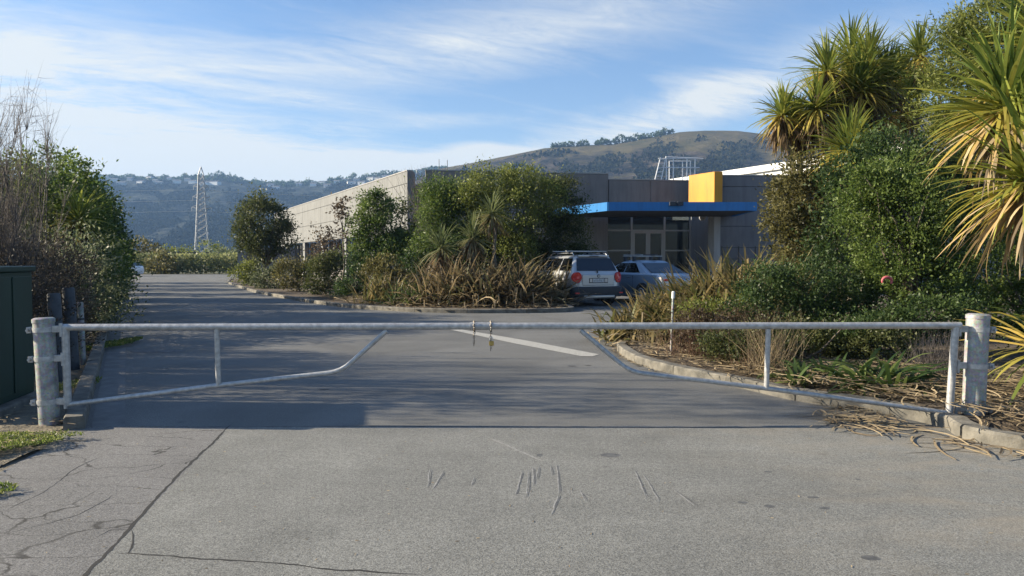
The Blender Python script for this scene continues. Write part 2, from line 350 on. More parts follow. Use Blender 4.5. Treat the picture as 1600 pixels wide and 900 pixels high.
def crown_points(blobs, n, clumps, cr, shell=.55):
    vol = np.array([b[3]*b[4]*b[5] for b in blobs])**.7; pr = vol/vol.sum(); ci = rng.choice(len(blobs), clumps, p=pr); B = np.array(blobs)[ci]
    d = rng.normal(size=(clumps, 3)); d /= np.linalg.norm(d, axis=1, keepdims=True); r = rng.uniform(shell, 1, (clumps, 1))**.6
    C = B[:, :3]+d*r*B[:, 3:6]; k = rng.integers(0, clumps, n); sz = rng.uniform(.6, 1.35, clumps)[k][:, None]
    g = rng.normal(size=(n, 3))*cr*sz*.5; g[:, 2] *= .8; P = C[k]+g
    Dr = d[k]*.7+rng.normal(size=(n, 3))*.75+np.array([0, 0, .25]); ct = rng.uniform(0, 1, clumps)[k]
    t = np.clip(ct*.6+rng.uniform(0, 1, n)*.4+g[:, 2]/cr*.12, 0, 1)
    return P, Dr, t, C
def limbs(mb, base, C, r0, n=10, fork=.4, wob=.12):
    top = C.mean(0); base = np.array(base, float); fk = base+(top-base)*fork; pts = []
    for s in np.linspace(0, 1, 5): pts.append(base+(fk-base)*s+rng.normal(size=3)*wob*.4*np.array([1, 1, 0])*(s > 0))
    fk = pts[-1]; mb.tube(pts, [r0*(1-.4*s) for s in np.linspace(0, 1, 5)], 7)
    for j in rng.choice(len(C), min(n, len(C)), replace=False):
        q = C[j]; mid = (fk+q)/2+rng.normal(size=3)*wob; mid[2] += .1*np.linalg.norm(q-fk)
        mb.tube([fk, (fk+mid)/2+rng.normal(size=3)*wob*.3, mid, q], [r0*.5, r0*.36, r0*.24, r0*.08], 5)
def bush(name, label, cat, base, blobs, n, leaf, mat, clumps=None, cr=.25, width=.5, r0=.05, nl=9, fork=.35, group=None, shell=.55, crown='crown', extra=None, bark='bark'):
    o = empty(name, base); tag(o, label, cat, group); base0 = (0, 0, -.03)
    B = [tuple(Vector(b[:3])-Vector(base))+tuple(b[3:]) for b in blobs]; clumps = clumps or max(12, n//70)
    P, Dr, t, C = crown_points(B, n, clumps, cr, shell)
    keep = P[:, 2] > .01; P, Dr, t = P[keep], Dr[keep], t[keep]
    mb = MB(); limbs(mb, base0, C, r0, nl, fork); mb.build('trunk', MT[bark], o, smooth=True)
    tag(leaves(P, Dr, leaf, width, t, crown, MT[mat] if isinstance(mat, str) else mat, o), kind='stuff')
    return o
def straps(name, mat, parent, n, length, w, elev, droop, origin=(0, 0, 0), spread=.08, seg=5, tintf=None, az=None, fold=.25, kink=0):
    """n arching strap leaves joined; elev=(lo,hi) in degrees, droop in radians over the leaf"""
    Vs = []; Ts = []; k = seg+1
    for i in range(n):
        a = rng.uniform(*(az or (0, 6.283))); e = R(rng.uniform(*elev)); ln = length*rng.uniform(.6, 1.15); dr = droop*rng.uniform(.4, 1.5)
        p = np.array(origin)+np.array([rng.normal()*spread, rng.normal()*spread, 0]); h = np.array([math.cos(a), math.sin(a), 0]); sd_ = np.array([-math.sin(a), math.cos(a), 0])
        tw = rng.normal()*.3; bk = rng.uniform(.4, .9) if rng.random() < kink else 9; pts = []
        for s in range(k):
            f = s/seg; ww = w*(.65+.9*f-1.45*f*f*f if f < 1 else .04); ww = max(ww, w*.05)
            ee = e-dr*f*f-(1.6 if f > bk else 0); side = sd_*math.cos(tw)+np.array([0, 0, 1])*math.sin(tw)
            pts.append(p-side*ww/2); pts.append(p+side*ww/2)
            p = p+(h*math.cos(ee)+np.array([0, 0, 1])*math.sin(ee))*ln/seg
        Vs.append(pts); tt = tintf(e, rng.random()) if tintf else rng.random(); Ts += [tt]*(2*k)
    V = np.array(Vs).reshape(-1, 3); F1 = np.array([[2*s, 2*s+1, 2*s+3, 2*s+2] for s in range(seg)])
    Fc = (np.arange(n)[:, None, None]*2*k+F1[None]).reshape(-1, 4)
    return mesh_np(name, V, Fc, 4, mat, parent, np.clip(Ts, 0, 1))
def twigs(name, mat, parent, starts, dirs, length, r, seg=4, wob=.18, tint=None):
    n = len(starts); P = [np.array(starts, float)]; d = np.array(dirs, float); d /= np.linalg.norm(d, axis=1, keepdims=True)
    ln = (length*rng.uniform(.5, 1.2, (n, 1)))/seg
    for s in range(seg): d = d+rng.normal(size=(n, 3))*wob; d /= np.linalg.norm(d, axis=1, keepdims=True); P.append(P[-1]+d*ln)
    P = np.stack(P, 1); _, u, w = rot_to(P[:, -1]-P[:, 0]); V = []
    for s in range(seg+1):
        rr = r*(1-.85*s/seg)
        for j in range(3):
            a = 2.094*j; V.append(P[:, s]+(u*math.cos(a)+w*math.sin(a))*rr)
    V = np.stack(V, 1).reshape(-1, 3); F1 = []
    for s in range(seg):
        for j in range(3): F1.append([s*3+j, s*3+(j+1) % 3, (s+1)*3+(j+1) % 3, (s+1)*3+j])
    Fc = (np.arange(n)[:, None, None]*3*(seg+1)+np.array(F1)[None]).reshape(-1, 4)
    t = np.repeat(rng.uniform(0, 1, n) if tint is None else tint, 3*(seg+1))
    return mesh_np(name, V, Fc, 4, mat, parent, t), P

# ------------------------------------------------------------------ the setting: ground
def sheet(name, pts, z, mat, kind='structure', parent=None):
    mb = MB(); mb.add([(p[0], p[1], z) for p in pts], [tuple(range(len(pts)))]); o = mb.build(name, mat, parent)
    if kind: o['kind'] = kind
    return o
sheet('field_ground', [(-2700, -300), (2700, -300), (2700, 2800), (-2700, 2800)], -.12, MT['field'])
SEAM = at(660, 667).y
sheet('road', [(-60, SEAM), (40, SEAM), (40, 48), (-10, 84), (-110, 84), (-110, 40)], 0, MT['road'])
# apron in front of the gate: two slabs, split by the long crack
ck0 = at(355, 669); ck1 = at(135, 899); ckd = (ck1-ck0); ck2 = ck0+ckd*3.2
ck0s = ck0-ckd*((ck0.y-SEAM)/ckd.y)
LE = -3.72
rag = lambda x0, x1: [(x0+(x1-x0)*k/90, SEAM+.012*math.sin(k*1.7)+random.uniform(-.016, .016)) for k in range(1, 90)]
sheet('driveway_apron', [ck0s, ck2, (9, ck2.y), (9, 3.0), (7.2, 4.0), (5.0, 5.9), (4.35, SEAM)]+rag(4.35, ck0s.x), .004, MT['apron'])
sheet('driveway_apron_left', [(-3.95, SEAM), (-3.85, 6.2), (LE, 5.7), (LE+.1, 5.1), (LE+.02, 4.4), (LE-.5, 3.6), (-5.5, ck2.y), ck2, ck0s]+rag(ck0s.x, -3.95), .004, MT['apron2'])
def ribbon(name, pts, w, z, mat, parent=None, jit=.3, wob=0, kind=None):
    pts = [Vector((p[0], p[1], 0)) for p in pts]; L0 = []
    for a, b in zip(pts, pts[1:]):
        k = max(2, int((b-a).length/.05))
        for i in range(k): L0.append(a.lerp(b, i/k))
    L0.append(pts[-1]); mb = MB(); v = []; n = len(L0)
    off = np.cumsum(rng.normal(size=n))*wob; off = off-np.linspace(off[0], off[-1], n)
    for i, p in enumerate(L0):
        t = (L0[min(i+1, n-1)]-L0[max(i-1, 0)]).normalized(); s = Vector((-t.y, t.x, 0)); p = p+s*float(off[i])
        taper = min(1, (i+.3)/(n*.12+1), (n-i-.3)/(n*.12+1)) if jit else 1
        a_, b_ = (w/2*taper*(1+random.uniform(-jit, jit)) for _ in '12')
        v += [(p+s*a_)+Vector((0, 0, z)), (p-s*b_)+Vector((0, 0, z))]
    mb.add(v, [(2*i+1, 2*i+3, 2*i+2, 2*i) for i in range(n-1)]); o = mb.build(name, mat, parent)
    if kind: o['kind'] = kind
    return o
crk = tag(empty('asphalt_cracks'), kind='structure')
def crack(pl, w, wob=.006): ribbon('crack', [at(*p) for p in pl], w, .0050, MT['tar'], crk, .55, wob)
crack([(366, 660), (355, 669), (250, 780), (205, 828), (135, 899), (60, 980)], .019, .003)
crack([(172, 865), (300, 873), (430, 884), (560, 893), (650, 899)], .014)
crack([(205, 828), (207, 850), (200, 866)], .010)
for pl in ([(0, 802), (60, 775), (110, 735), (160, 713)], [(0, 838), (60, 822), (125, 805), (170, 780), (175, 775)], [(150, 840), (172, 830), (200, 828)]):
    crack(pl, .0055, .006)
crack([(195, 667.5), (420, 667.5), (700, 668), (1000, 668.3), (1290, 668.5)], .013, .004)
scf = tag(empty('scuff_marks'), kind='structure')
for (a, b) in (((672, 733), (668, 762)), ((693, 735), (676, 765)), ((816, 735), (805, 775)), ((826, 735), (822, 778)), ((842, 728), (838, 752)), ((869, 725), (873, 772)), ((873, 772), (862, 805)),
               ((832, 730), (833, 760)), ((860, 728), (862, 745)), ((990, 733), (1010, 780)), ((1003, 740), (1030, 785)), ((1048, 762), (1090, 795)), ((905, 765), (915, 785)), ((905, 768), (925, 780)), ((760, 683), (850, 722)), ((741, 745), (736, 760))):
    ribbon('scuff', [at(*a), at(*b)], .008 if a[1] != 683 else .02, .0052, MT['scuff'], scf, .7, .0015)
    if a[1] != 683: ribbon('scuff', [at(a[0]+3, a[1]+3), at(b[0]+3, b[1]-2)], .008, .0050, MT['oil'], scf, .7, .0015)
for (x, y, r, sq) in ((954, 712, .075, .5), (843, 712, .025, 1), (1160, 786, .03, .5), (1202, 792, .035, .5), (1270, 778, .035, .4), (1288, 795, .035, .4), (1133, 731, .02, .5), (1360, 873, .05, .4), (1200, 738, .03, .4), (1340, 750, .02, .5), (505, 608, .07, .4), (893, 572, .06, .4), (918, 571, .05, .3)):
    c = at(x, y); k = 14; mb = MB()
    mb.add([(c.x+r*math.cos(6.283*i/k)*random.uniform(.85, 1.1), c.y+r*sq*1.6*math.sin(6.283*i/k), .0048) for i in range(k)], [tuple(range(k))]); mb.build('oil_spot', MT['oil'], scf)
# white line on the road
wl_ = sheet('white_line', [at(695, 513.5), at(712, 513.5), at(826, 533), at(936, 554), at(926, 557), at(908, 556.8), at(800, 536)][::-1], .0045, MT['white'])
ln = tag(empty('faint_lane_lines'), kind='structure')
MT['faint'] = M('worn_out_line', (.16, .16, .165), .85, c2=(.10, .10, .105), sc=12, lo=.4, hi=.6)
ribbon('lane_line', [at(340, 476), at(395, 500)], .09, .0045, MT['faint'], ln, .2)
ribbon('lane_line', [at(196, 436), at(290, 437)], .5, .0045, MT['faint'], ln, .1)
ribbon('lane_line', [at(205, 549), at(288, 549)], .22, .0045, MT['faint'], ln, .5)
ribbon('lane_line', [at(225, 430), at(360, 429.5)], .8, .0045, MT['faint'], ln, .1)

# ---- kerbs, as stones in line
def kerb(name, pts, w=.15, h=.12, step=1.0, mat=None, sm=True):
    root = tag(empty(name), kind='structure'); P = [Vector((p[0], p[1], 0)) for p in pts]
    if sm and len(P) > 2:                          # Catmull-Rom
        Q = []
        for i in range(len(P)-1):
            p0, p1, p2, p3 = P[max(i-1, 0)], P[i], P[i+1], P[min(i+2, len(P)-1)]
            for s in range(8):
                t = s/8; Q.append(.5*((2*p1)+(p2-p0)*t+(2*p0-5*p1+4*p2-p3)*t*t+(3*p1-p0-3*p2+p3)*t**3))
        P = Q+[P[-1]]
    seg = []; acc = [P[0]]; ln_ = 0
    for a, b in zip(P, P[1:]):
        ln_ += (b-a).length; acc.append(b)
        if ln_ >= step: seg.append(acc); acc = [b]; ln_ = 0
    if len(acc) > 1: seg.append(acc)
    for sg in seg:
        mb = MB(); n = len(sg); v = []; dz = random.uniform(-.006, .006)
        for i, p in enumerate(sg):
            t = (sg[min(i+1, n-1)]-sg[max(i-1, 0)]).normalized(); s = Vector((t.y, -t.x, 0))   # right-hand side
            q = p.copy()
            if i == 0: q = q+t*.004
            if i == n-1: q = q-t*.004
            for (o_, z_) in ((w/2, -.05), (w/2*.97, h-.025+dz), (w/2*.78, h+dz), (-w/2*.8, h+dz), (-w/2, h-.02+dz), (-w/2, -.05)):
                v.append(q+s*(o_+random.uniform(-.003, .003))+Vector((0, 0, z_+random.uniform(-.004, .004))))
        f = [(i*6+j, (i+1)*6+j, (i+1)*6+(j+1) % 6, i*6+(j+1) % 6) for i in range(n-1) for j in range(6)]
        f += [(0, 1, 2, 3, 4, 5), tuple((n-1)*6+j for j in (5, 4, 3, 2, 1, 0))]
        mb.add(v, f); mb.build('kerb_stone', mat or MT['conc'], root)
    return P
kL0 = at(116, 672); KL = [kL0, kL0+D*3, kL0+D*8, kL0+D*20, kL0+D*50]
kerb('left_kerb', KL, .17, .12, 1.2, sm=False)
gx = at(195, 667)-kL0
sheet('gutter', [kL0+Vector((.08, SEAM-kL0.y, 0)), (gx.x+kL0.x, SEAM), (gx.x+kL0.x-.4635*40, SEAM+.886*40), (kL0.x+.08-.4635*40, SEAM+.886*40)], .0035, MT['gutter'])
RK = [(9.0, 2.2), (6.3, 4.2), at(1600, 702), at(1480, 666), at(1370, 643), at(1250, 625), at(1170, 607), at(1060, 584), at(1000, 567), at(972, 547), at(985, 530), at(1010, 514), (3.4, 19), (5.2, 23.5), (8, 27.5), (14, 30)]
RKs = kerb('right_kerb', RK, .17, .12, .95)
MK = [at(362, 437), at(357, 442), at(372, 448), at(400, 457), at(440, 465), at(500, 475), at(560, 482), at(640, 487), at(720, 489), at(800, 489), at(850, 488.5), at(878, 487.5), at(893, 485), (1.5, 24.6), (-.1, 27.4), (-2.1, 31.2)]
MKs = kerb('middle_kerb', MK, .16, .12, 1.6)
def inpoly(x, y, poly):
    c = np.zeros(x.shape, bool); n = len(poly)
    for i in range(n):
        x1, y1 = poly[i][0], poly[i][1]; x2, y2 = poly[i-1][0], poly[i-1][1]
        c ^= ((y1 > y) != (y2 > y)) & (x < (x2-x1)*(y-y1)/((y2-y1) or 1e-9)+x1)
    return c
def mound(name, poly, z0, amp, step, mat, sc=1.2):
    xs = np.arange(min(p[0] for p in poly), max(p[0] for p in poly), step); ys = np.arange(min(p[1] for p in poly), max(p[1] for p in poly), step)
    X, Y = np.meshgrid(xs, ys, indexing='ij'); Z = z0+amp*(fbm(X*sc, Y*sc, 4, 3)-.5)*2
    idx = np.arange(X.size).reshape(X.shape); a = idx[:-1, :-1]; q = np.stack([a, idx[1:, :-1], idx[1:, 1:], idx[:-1, 1:]], -1).reshape(-1, 4)
    cx, cy = X[:-1, :-1]+step/2, Y[:-1, :-1]+step/2; k = inpoly(cx, cy, poly).ravel(); q = q[k]
    u = np.unique(q); mp = -np.ones(X.size, int); mp[u] = np.arange(len(u)); V = np.stack([X.ravel(), Y.ravel(), Z.ravel()], 1)[u]
    o = mesh_np(name, V, mp[q], 4, mat, smooth=True); o['kind'] = 'structure'
    return o
RI = [tuple(p)[:2] for p in RKs]+[(40, 30), (40, 2.2)]
mound('planting_bed_right', RI, .085, .05, .12, MT['soil'])
sheet('planting_bed_right_base', RI, -.02, MT['soil'])
MI = [tuple(p)[:2] for p in MKs]+[(-3, 37), (-20, 66)]
mound('planting_bed_middle', MI, .085, .04, .3, MT['soil'])
vL = [kL0+Vector((-.08, 0, 0)), kL0+D*55+Vector((-.08, 0, 0)), (-60, 55), (-60, -3), (-6.5, -3), (-4.6, 3.2), (LE-.45, 3.7), (LE-.02, 4.4), (LE+.03, 5.1), (LE-.05, 5.7), (-3.9, 6.15)]
mound('verge_ground', vL, .018, .035, .1 if False else .14, MT['dirt'], 1.6)

sheet('verge_base', [(-2.9, SEAM+.02), (-9, SEAM+.02), (-9, -3), (-2.9, -3)], .001, MT['dirt'])
# ------------------------------------------------------------------ hills
def hill(name, prof, Y0, Y1, Yb, amp, mat, seed, x0, x1, nx=520, ny=110, back=500):
    px = np.linspace(x0, x1, nx); pp = np.array(prof, float); top = np.interp(px, pp[:, 0], pp[:, 1])
    zr = 1.5+(HOR-top)/F*Yb
    s = np.linspace(0, 1, ny); Yr = Y0+(Yb-Y0)*s; prof_s = s**1.15
    T = (px-800)/F; X = T[:, None]*Yr[None]; Y = np.repeat(Yr[None], nx, 0)
    Z = zr[:, None]*prof_s[None]
    n1 = fbm(X/140, Y/140, 3, seed)-.45; n2 = fbm(X/22, Y/34, 3, seed+5)-.45
    env = np.sin(np.pi*np.clip(s, 0, 1))**.6
    Z = Z*(1+0*n1)+n1*amp*env[None]+n2*amp*.32*(env[None]*.9+.12)
    Z[:, 0] = -3
    kb = 8; Xb = T[:, None]*(Yb+np.linspace(30, back, kb))[None]; Ybk = np.repeat((Yb+np.linspace(30, back, kb))[None], nx, 0); Zb = zr[:, None]*np.linspace(.99, -.02, kb)[None]
    X = np.concatenate([X, Xb], 1); Y = np.concatenate([Y, Ybk], 1); Z = np.concatenate([Z, Zb], 1); m = X.shape[1]
    idx = np.arange(X.size).reshape(X.shape); q = np.stack([idx[:-1, :-1], idx[1:, :-1], idx[1:, 1:], idx[:-1, 1:]], -1).reshape(-1, 4)
    o = mesh_np(name, np.stack([X.ravel(), Y.ravel(), Z.ravel()], 1), q, 4, mat, smooth=True); o['kind'] = 'structure'
    def g(pxx, sv):
        Yv = Y0+(Yb-Y0)*sv; i = int(np.clip(round((pxx-x0)/(x1-x0)*(nx-1)), 0, nx-1)); j = int(round(sv*(ny-1)))
        return Vector((X[i, j], Y[i, j], Z[i, j]))
    return o, g
def hillmat(name, wood, grass, zlo, zhi, sc=1.0):
    m, t, n, l, b = nt(name); g = n.new('ShaderNodeNewGeometry').outputs['Position']; sp = n.new('ShaderNodeSeparateXYZ'); l.new(g, sp.inputs[0])
    a = noise(t, g, .045*sc, 9, .75); w = ramp(t, a, [(.40, wood[0]), (.50, wood[1]), (.63, wood[2])])
    mr = n.new('ShaderNodeMapRange'); l.new(sp.outputs[2], mr.inputs[0]); mr.inputs[1].default_value = zlo; mr.inputs[2].default_value = zhi
    ad = n.new('ShaderNodeMath'); ad.operation = 'MULTIPLY_ADD'; l.new(noise(t, g, .011, 5, .6), ad.inputs[0]); ad.inputs[1].default_value = 1.9; ad.inputs[2].default_value = -.95
    sm = n.new('ShaderNodeMath'); l.new(ad.outputs[0], sm.inputs[0]); l.new(mr.outputs[0], sm.inputs[1])
    k = ramp(t, sm.outputs[0], [(.45, 0.0), (.62, 1.0)])
    gr = ramp(t, noise(t, g, .02, 5), [(.35, grass[0]), (.65, grass[1])])
    l.new(mixc(t, k, w, gr), b.inputs['Base Color']); b.inputs['Roughness'].default_value = .95; b.inputs['Specular IOR Level'].default_value = .1
    bump(t, noise(t, g, .07, 7, .75), 1.0, 14.0, b); return m
hmL = hillmat('wooded_hillside', [(.006, .010, .008), (.026, .034, .026), (.085, .088, .064)], [(.06, .07, .035), (.04, .05, .03)], 170, 290)
hmR = hillmat('grassy_hillside', [(.010, .011, .008), (.052, .044, .033), (.15, .12, .09)], [(.085, .078, .030), (.155, .125, .060)], 74, 175)
profL = [(-300, 262), (-100, 270), (80, 275), (160, 278), (220, 279), (300, 280), (340, 279), (400, 287), (460, 289), (500, 287), (560, 281), (620, 274), (680, 264), (760, 262), (900, 290), (1050, 330)]
hL, gL = hill('hill_left', profL, 780, 0, 1450, 30, hmL, 11, -400, 1050)
profR = [(560, 330), (640, 285), (690, 264), (740, 255), (800, 243), (850, 233), (900, 229), (960, 226), (1010, 217), (1060, 208), (1100, 205.5), (1150, 206), (1200, 212), (1260, 205), (1330, 190), (1420, 170), (1520, 160), (1700, 158), (2000, 165), (2400, 170)]
hR, gR = hill('hill_right', profR, 430, 0, 1020, 26, hmR, 29, 560, 2300, 620)
# houses along the left ridge
hw = [M('house_white', (.62, .62, .60), .8), M('house_grey', (.38, .38, .38), .8), M('house_cream', (.55, .50, .42), .8)]; hr = M('house_roof', (.16, .15, .15), .8)
hp = [(170, .97, 12, 0), (181, .94, 13, 0), (192, .9, 15, 1), (206, .96, 10, 1), (222, .92, 14, 0), (236, .98, 12, 0), (246, .93, 10, 2), (252, .9, 13, 1), (268, .97, 9, 0), (280, .93, 14, 0), (296, .96, 11, 1), (303, .93, 14, 0),
      (322, .9, 18, 0), (337, .9, 20, 0), (424, .95, 12, 0), (433, .92, 14, 0), (470, .97, 11, 1), (492, .96, 12, 0), (505, .98, 13, 0), (514, .94, 14, 1), (528, .97, 11, 0), (541, .98, 14, 0), (549, .94, 15, 0), (559, .97, 12, 1), (567, .93, 14, 0), (580, .97, 14, 0), (592, .95, 12, 2), (604, .97, 12, 0), (655, .97, 12, 0)]
for i, (px, s, w_, k) in enumerate(hp):
    p = gL(px, s); a = random.uniform(-.4, .4); mb = MB(); d_ = w_*.6; h_ = 4.6
    mb.box(-w_/2, w_/2, -d_/2, d_/2, -4, h_, 0)
    mb.add([(-w_/2-.5, -d_/2-.5, h_), (w_/2+.5, -d_/2-.5, h_), (w_/2+.5, d_/2+.5, h_), (-w_/2-.5, d_/2+.5, h_), (-w_/2-.5, 0, h_+1.8), (w_/2+.5, 0, h_+1.8)], [(0, 1, 5, 4), (2, 3, 4, 5), (0, 4, 3), (1, 2, 5), (3, 2, 1, 0)], 1)
    o = mb.build('hillside_house', [hw[k], hr]); o.location = (p.x, p.y, p.z); o.rotation_euler.z = a
    tag(o, 'small pale house among trees on the crest of the far left hill', 'house', 'houses on the far ridge')
ORD = 'first second third fourth fifth sixth seventh eighth ninth tenth eleventh twelfth thirteenth fourteenth fifteenth sixteenth seventeenth eighteenth nineteenth'.split()
# ridge trees
for i, (px, w_, h_) in enumerate([(866, 8, 6), (876, 9, 6), (884, 8, 5), (893, 10, 7), (905, 8, 6), (915, 11, 8), (933, 7, 7), (940, 10, 9), (950, 9, 6), (961, 9, 9), (970, 13, 12), (981, 9, 7), (993, 10, 10), (1002, 9, 6), (1011, 12, 7), (1021, 13, 8), (1031, 11, 9), (1036, 9, 11), (1047, 6, 7)]):
    p = gR(px, 1.0); p.z -= 1.0
    bush('ridge_tree', ORD[i]+' small dark tree from the left in the row on the grassy right hill crest', 'tree', tuple(p), [(p.x, p.y, p.z+h_*.48, w_/2, w_/2, h_*.48)], 220, 2.2, 'dkgreen', 22, 2.0, .8, .35, 4, group='trees on the right ridge')
for i, (px, w_, h_) in enumerate([(335, 16, 12), (345, 22, 16), (355, 24, 14), (365, 22, 11), (378, 18, 8), (292, 14, 11), (240, 12, 9), (205, 14, 9), (455, 14, 9), (482, 14, 10), (533, 16, 10), (553, 13, 15), (575, 18, 9), (607, 22, 13), (616, 16, 11), (590, 16, 10), (520, 14, 9), (260, 15, 9), (310, 14, 9), (398, 15, 8), (440, 15, 8)]):
    p = gL(px, 1.0); p.z -= 1.5
    bush('ridge_tree', 'dark tree between the houses on the far left ridge', 'tree', tuple(p), [(p.x, p.y, p.z+h_*.4, w_/2, w_/2, h_*.5)], 260, 3.0, 'dkgreen', 26, 3.0, .8, .5, 4, group='trees on the left ridge')

pn = 9000; pxx = rng.uniform(150, 700, pn); svv = 1-rng.uniform(0, .12, pn)**1.6; WP = np.array([tuple(gL(a, b_)) for a, b_ in zip(pxx, svv)])
WP[:, 0] += rng.normal(size=pn)*1.5; WP[:, 2] += rng.uniform(-1, 4.5, pn)*(.3+1.2*vnoise(pxx/9, svv*30, 5))
tag(leaves(WP, rng.normal(size=(pn, 3))+[0, 0, .6], 3.4, .8, rng.uniform(0, 1, pn), 'ridge_woodland', MT['dkgreen'], None), 'dark scrub woodland along the far left ridge', kind='stuff')
MT['scrub'] = L('hill_scrub_leaves', [(.006, .008, .005), (.013, .016, .009), (.026, .026, .018)], tr=0, rough=1)
MT['scrub'].node_tree.nodes['Principled BSDF'].inputs['Specular IOR Level'].default_value = 0
def scrub(g, n, x0, x1, s0, s1, sz, nm, lb, seed, thr):
    a = rng.uniform(x0, x1, n); b = rng.uniform(s0, s1, n); k = fbm(a/26, b*9, 4, seed)+.10*(1-b)*0 > thr+.22*np.clip((b-.62)/.38, 0, 1); a, b = a[k], b[k]
    P = np.array([tuple(g(u, v)) for u, v in zip(a, b)]); m = len(P); P += rng.normal(size=(m, 3))*[2.2, 3.0, 0]; P[:, 2] += rng.uniform(-.5, 1.6, m)
    tag(leaves(P, rng.normal(size=(m, 3))+[0, 0, .7], sz, .8, np.clip(rng.uniform(0, 1, m)*.6+vnoise(a/7, b*40, seed)*.4, 0, 1), nm, MT['scrub'], None), lb, kind='stuff')
scrub(gR, 60000, 640, 1460, .12, .97, 3.4, 'hill_scrub', 'dark bush on the slopes of the right hill', 3, .44)
scrub(gL, 60000, 150, 700, .10, .97, 4.0, 'hill_scrub', 'dark bush on the slopes of the left hill', 8, .38)
# ------------------------------------------------------------------ far field: pylon, wires, rail, hedge
PY = 280.0; pc = pz(316, 400, PY); pyl = tag(empty('power_pylon', (pc.x, PY, -.1), R(18)), 'tall grey steel lattice electricity pylon before the hazy blue hill', 'pylon')
mst = M('galvanised_lattice', (.33, .34, .36), .5, .1)
def hw_at(z): return np.interp(z, [0, 12, 27, 34, 37.2], [2.75, 2.0, 1.25, .95, .05])
mb = MB()
for a in (-1, 1):
    for b in (-1, 1): mb.tube([(a*hw_at(z), b*hw_at(z), z) for z in (0, 12, 27, 34, 37.2)], .17, 4)
mb.build('tower_leg', mst, pyl); mb = MB(); zs = [0, 3.6, 6.9, 9.9, 12.7, 15.3, 17.7, 20, 22.2, 24.3, 26.3, 28.2, 30, 31.8, 34]
for z0, z1 in zip(zs, zs[1:]):
    a, b = hw_at(z0), hw_at(z1)
    for (c, s) in ((1, 0), (0, 1), (-1, 0), (0, -1)):
        P0 = lambda w, k: (c*w-s*w*k, s*w+c*w*k)
        mb.tube([(*P0(a, -1), z0), (*P0(b, 1), z1)], .105, 4); mb.tube([(*P0(a, 1), z0), (*P0(b, -1), z1)], .105, 4); mb.tube([(*P0(b, -1), z1), (*P0(b, 1), z1)], .06, 4)
tag(mb.build('lattice_brace', mst, pyl), kind='stuff')
tips = []
for z, w_ in ((21.5, 3.4), (25.5, 3.0), (29.5, 2.7)):
    for s in (-1, 1):
        mb = MB(); h = float(hw_at(z))
        for k in (-1, 1): mb.tube([(s*h, k*h, z), (s*w_, 0, z+.5)], .13, 4); mb.tube([(s*h, k*h, z+1.3), (s*w_, 0, z+.5)], .07, 4)
        mb.tube([(s*w_, 0, z+.5), (s*w_, 0, z-1.0)], .10, 5); mb.build('cross_arm', mst, pyl); tips.append((s*w_, z-1.0))
mwire = M('conductor_wire', (.35, .37, .40), .5, .4)
for i, (xx, z) in enumerate(tips):
    if i % 2: continue
    a = Vector((pc.x+xx*.95, PY, z)); mb = MB(); pts = []
    for s in np.linspace(-1, 1, 29): pts.append(a+Vector((s*210, s*40, abs(s)*-.2-9*(1-(1-abs(s)*.9)**2)*.5)))
    mb.tube(pts, .055, 4); o = mb.build('power_line', mwire)
    tag(o, ('lowest', None, 'middle', None, 'topmost')[i]+' thin power line strung across the hazy hill from the pylon', 'power line', 'power lines')
sheet('bank', [(-150, 84.5), (20, 84.5), (20, 150), (-150, 150)], -.06, MT['field'])
ra = pz(236, 396, 118); rb = pz(395, 397, 118); grl = tag(empty('rail_fence', (ra.x, 118, 0)), 'low dark horizontal rail fence beyond the far hedge left of the building', 'fence')
mb = MB(); Lr = rb.x-ra.x+8
for z in (2.15, 2.75):
    mb = MB(); mb.box(-8, Lr, -.06, .06, z, z+.18); mb.build('rail', MT['dark'], grl)
for k in range(14): MB().box(-8+k*(Lr+8)/13-.08, -8+k*(Lr+8)/13+.08, .07, .2, 0, 3.1).build('post', MT['dark'], grl)
Pn = 15000; hx = rng.uniform(-62, -26, Pn); hyv = rng.uniform(87, 93, Pn); hzv = (2.35+.5*(fbm(hx/1.5, hyv/2, 3, 4)-.5))*rng.uniform(0, 1, Pn)**.7
ho = leaves(np.stack([hx, hyv, hzv], 1), rng.normal(size=(Pn, 3))+[0, -.5, .5], .38, .6, np.clip(fbm(hx/2, hzv/1.2, 3, 9)*1.2-.1+rng.uniform(-.2, .2, Pn), 0, 1), 'far_hedge', L('far_hedge_leaves', [(.07, .085, .03), (.16, .17, .07), (.26, .25, .13)]), None)
tag(ho, 'long low olive green hedge across the far end of the car park', 'hedge')
for nm, px, py, Y, rx, rz, mt in (('rounded olive tree standing up behind the far hedge beside the left hedge', 222, 387, 100, 2.0, 1.1, 'olive'), ('bushy pair of green shrubs at the foot of the pylon', 322, 393, 125, 3.4, 1.6, 'ygreen'),
                                  ('low green shrub behind the far hedge between olive tree and pylon', 268, 395, 120, 2.6, 1.1, 'ygreen'), ('low pale shrub behind the far hedge just left of the building', 352, 396, 115, 2.2, .9, 'greygreen'), ('tan bare-looking shrub in the far hedge right of the white car', 250, 412, 86, 1.5, 1.2, 'olive')):
    p = pz(px, py, Y); bush('distant_shrub', nm, 'shrub', (p.x, Y, 0), [(p.x, Y, p.z, rx, rx, rz), (p.x+rx*.5, Y, p.z-.6, rx*.8, rx, rz)], 1100, .34, mt, 70, .7, .6, .12, 6)

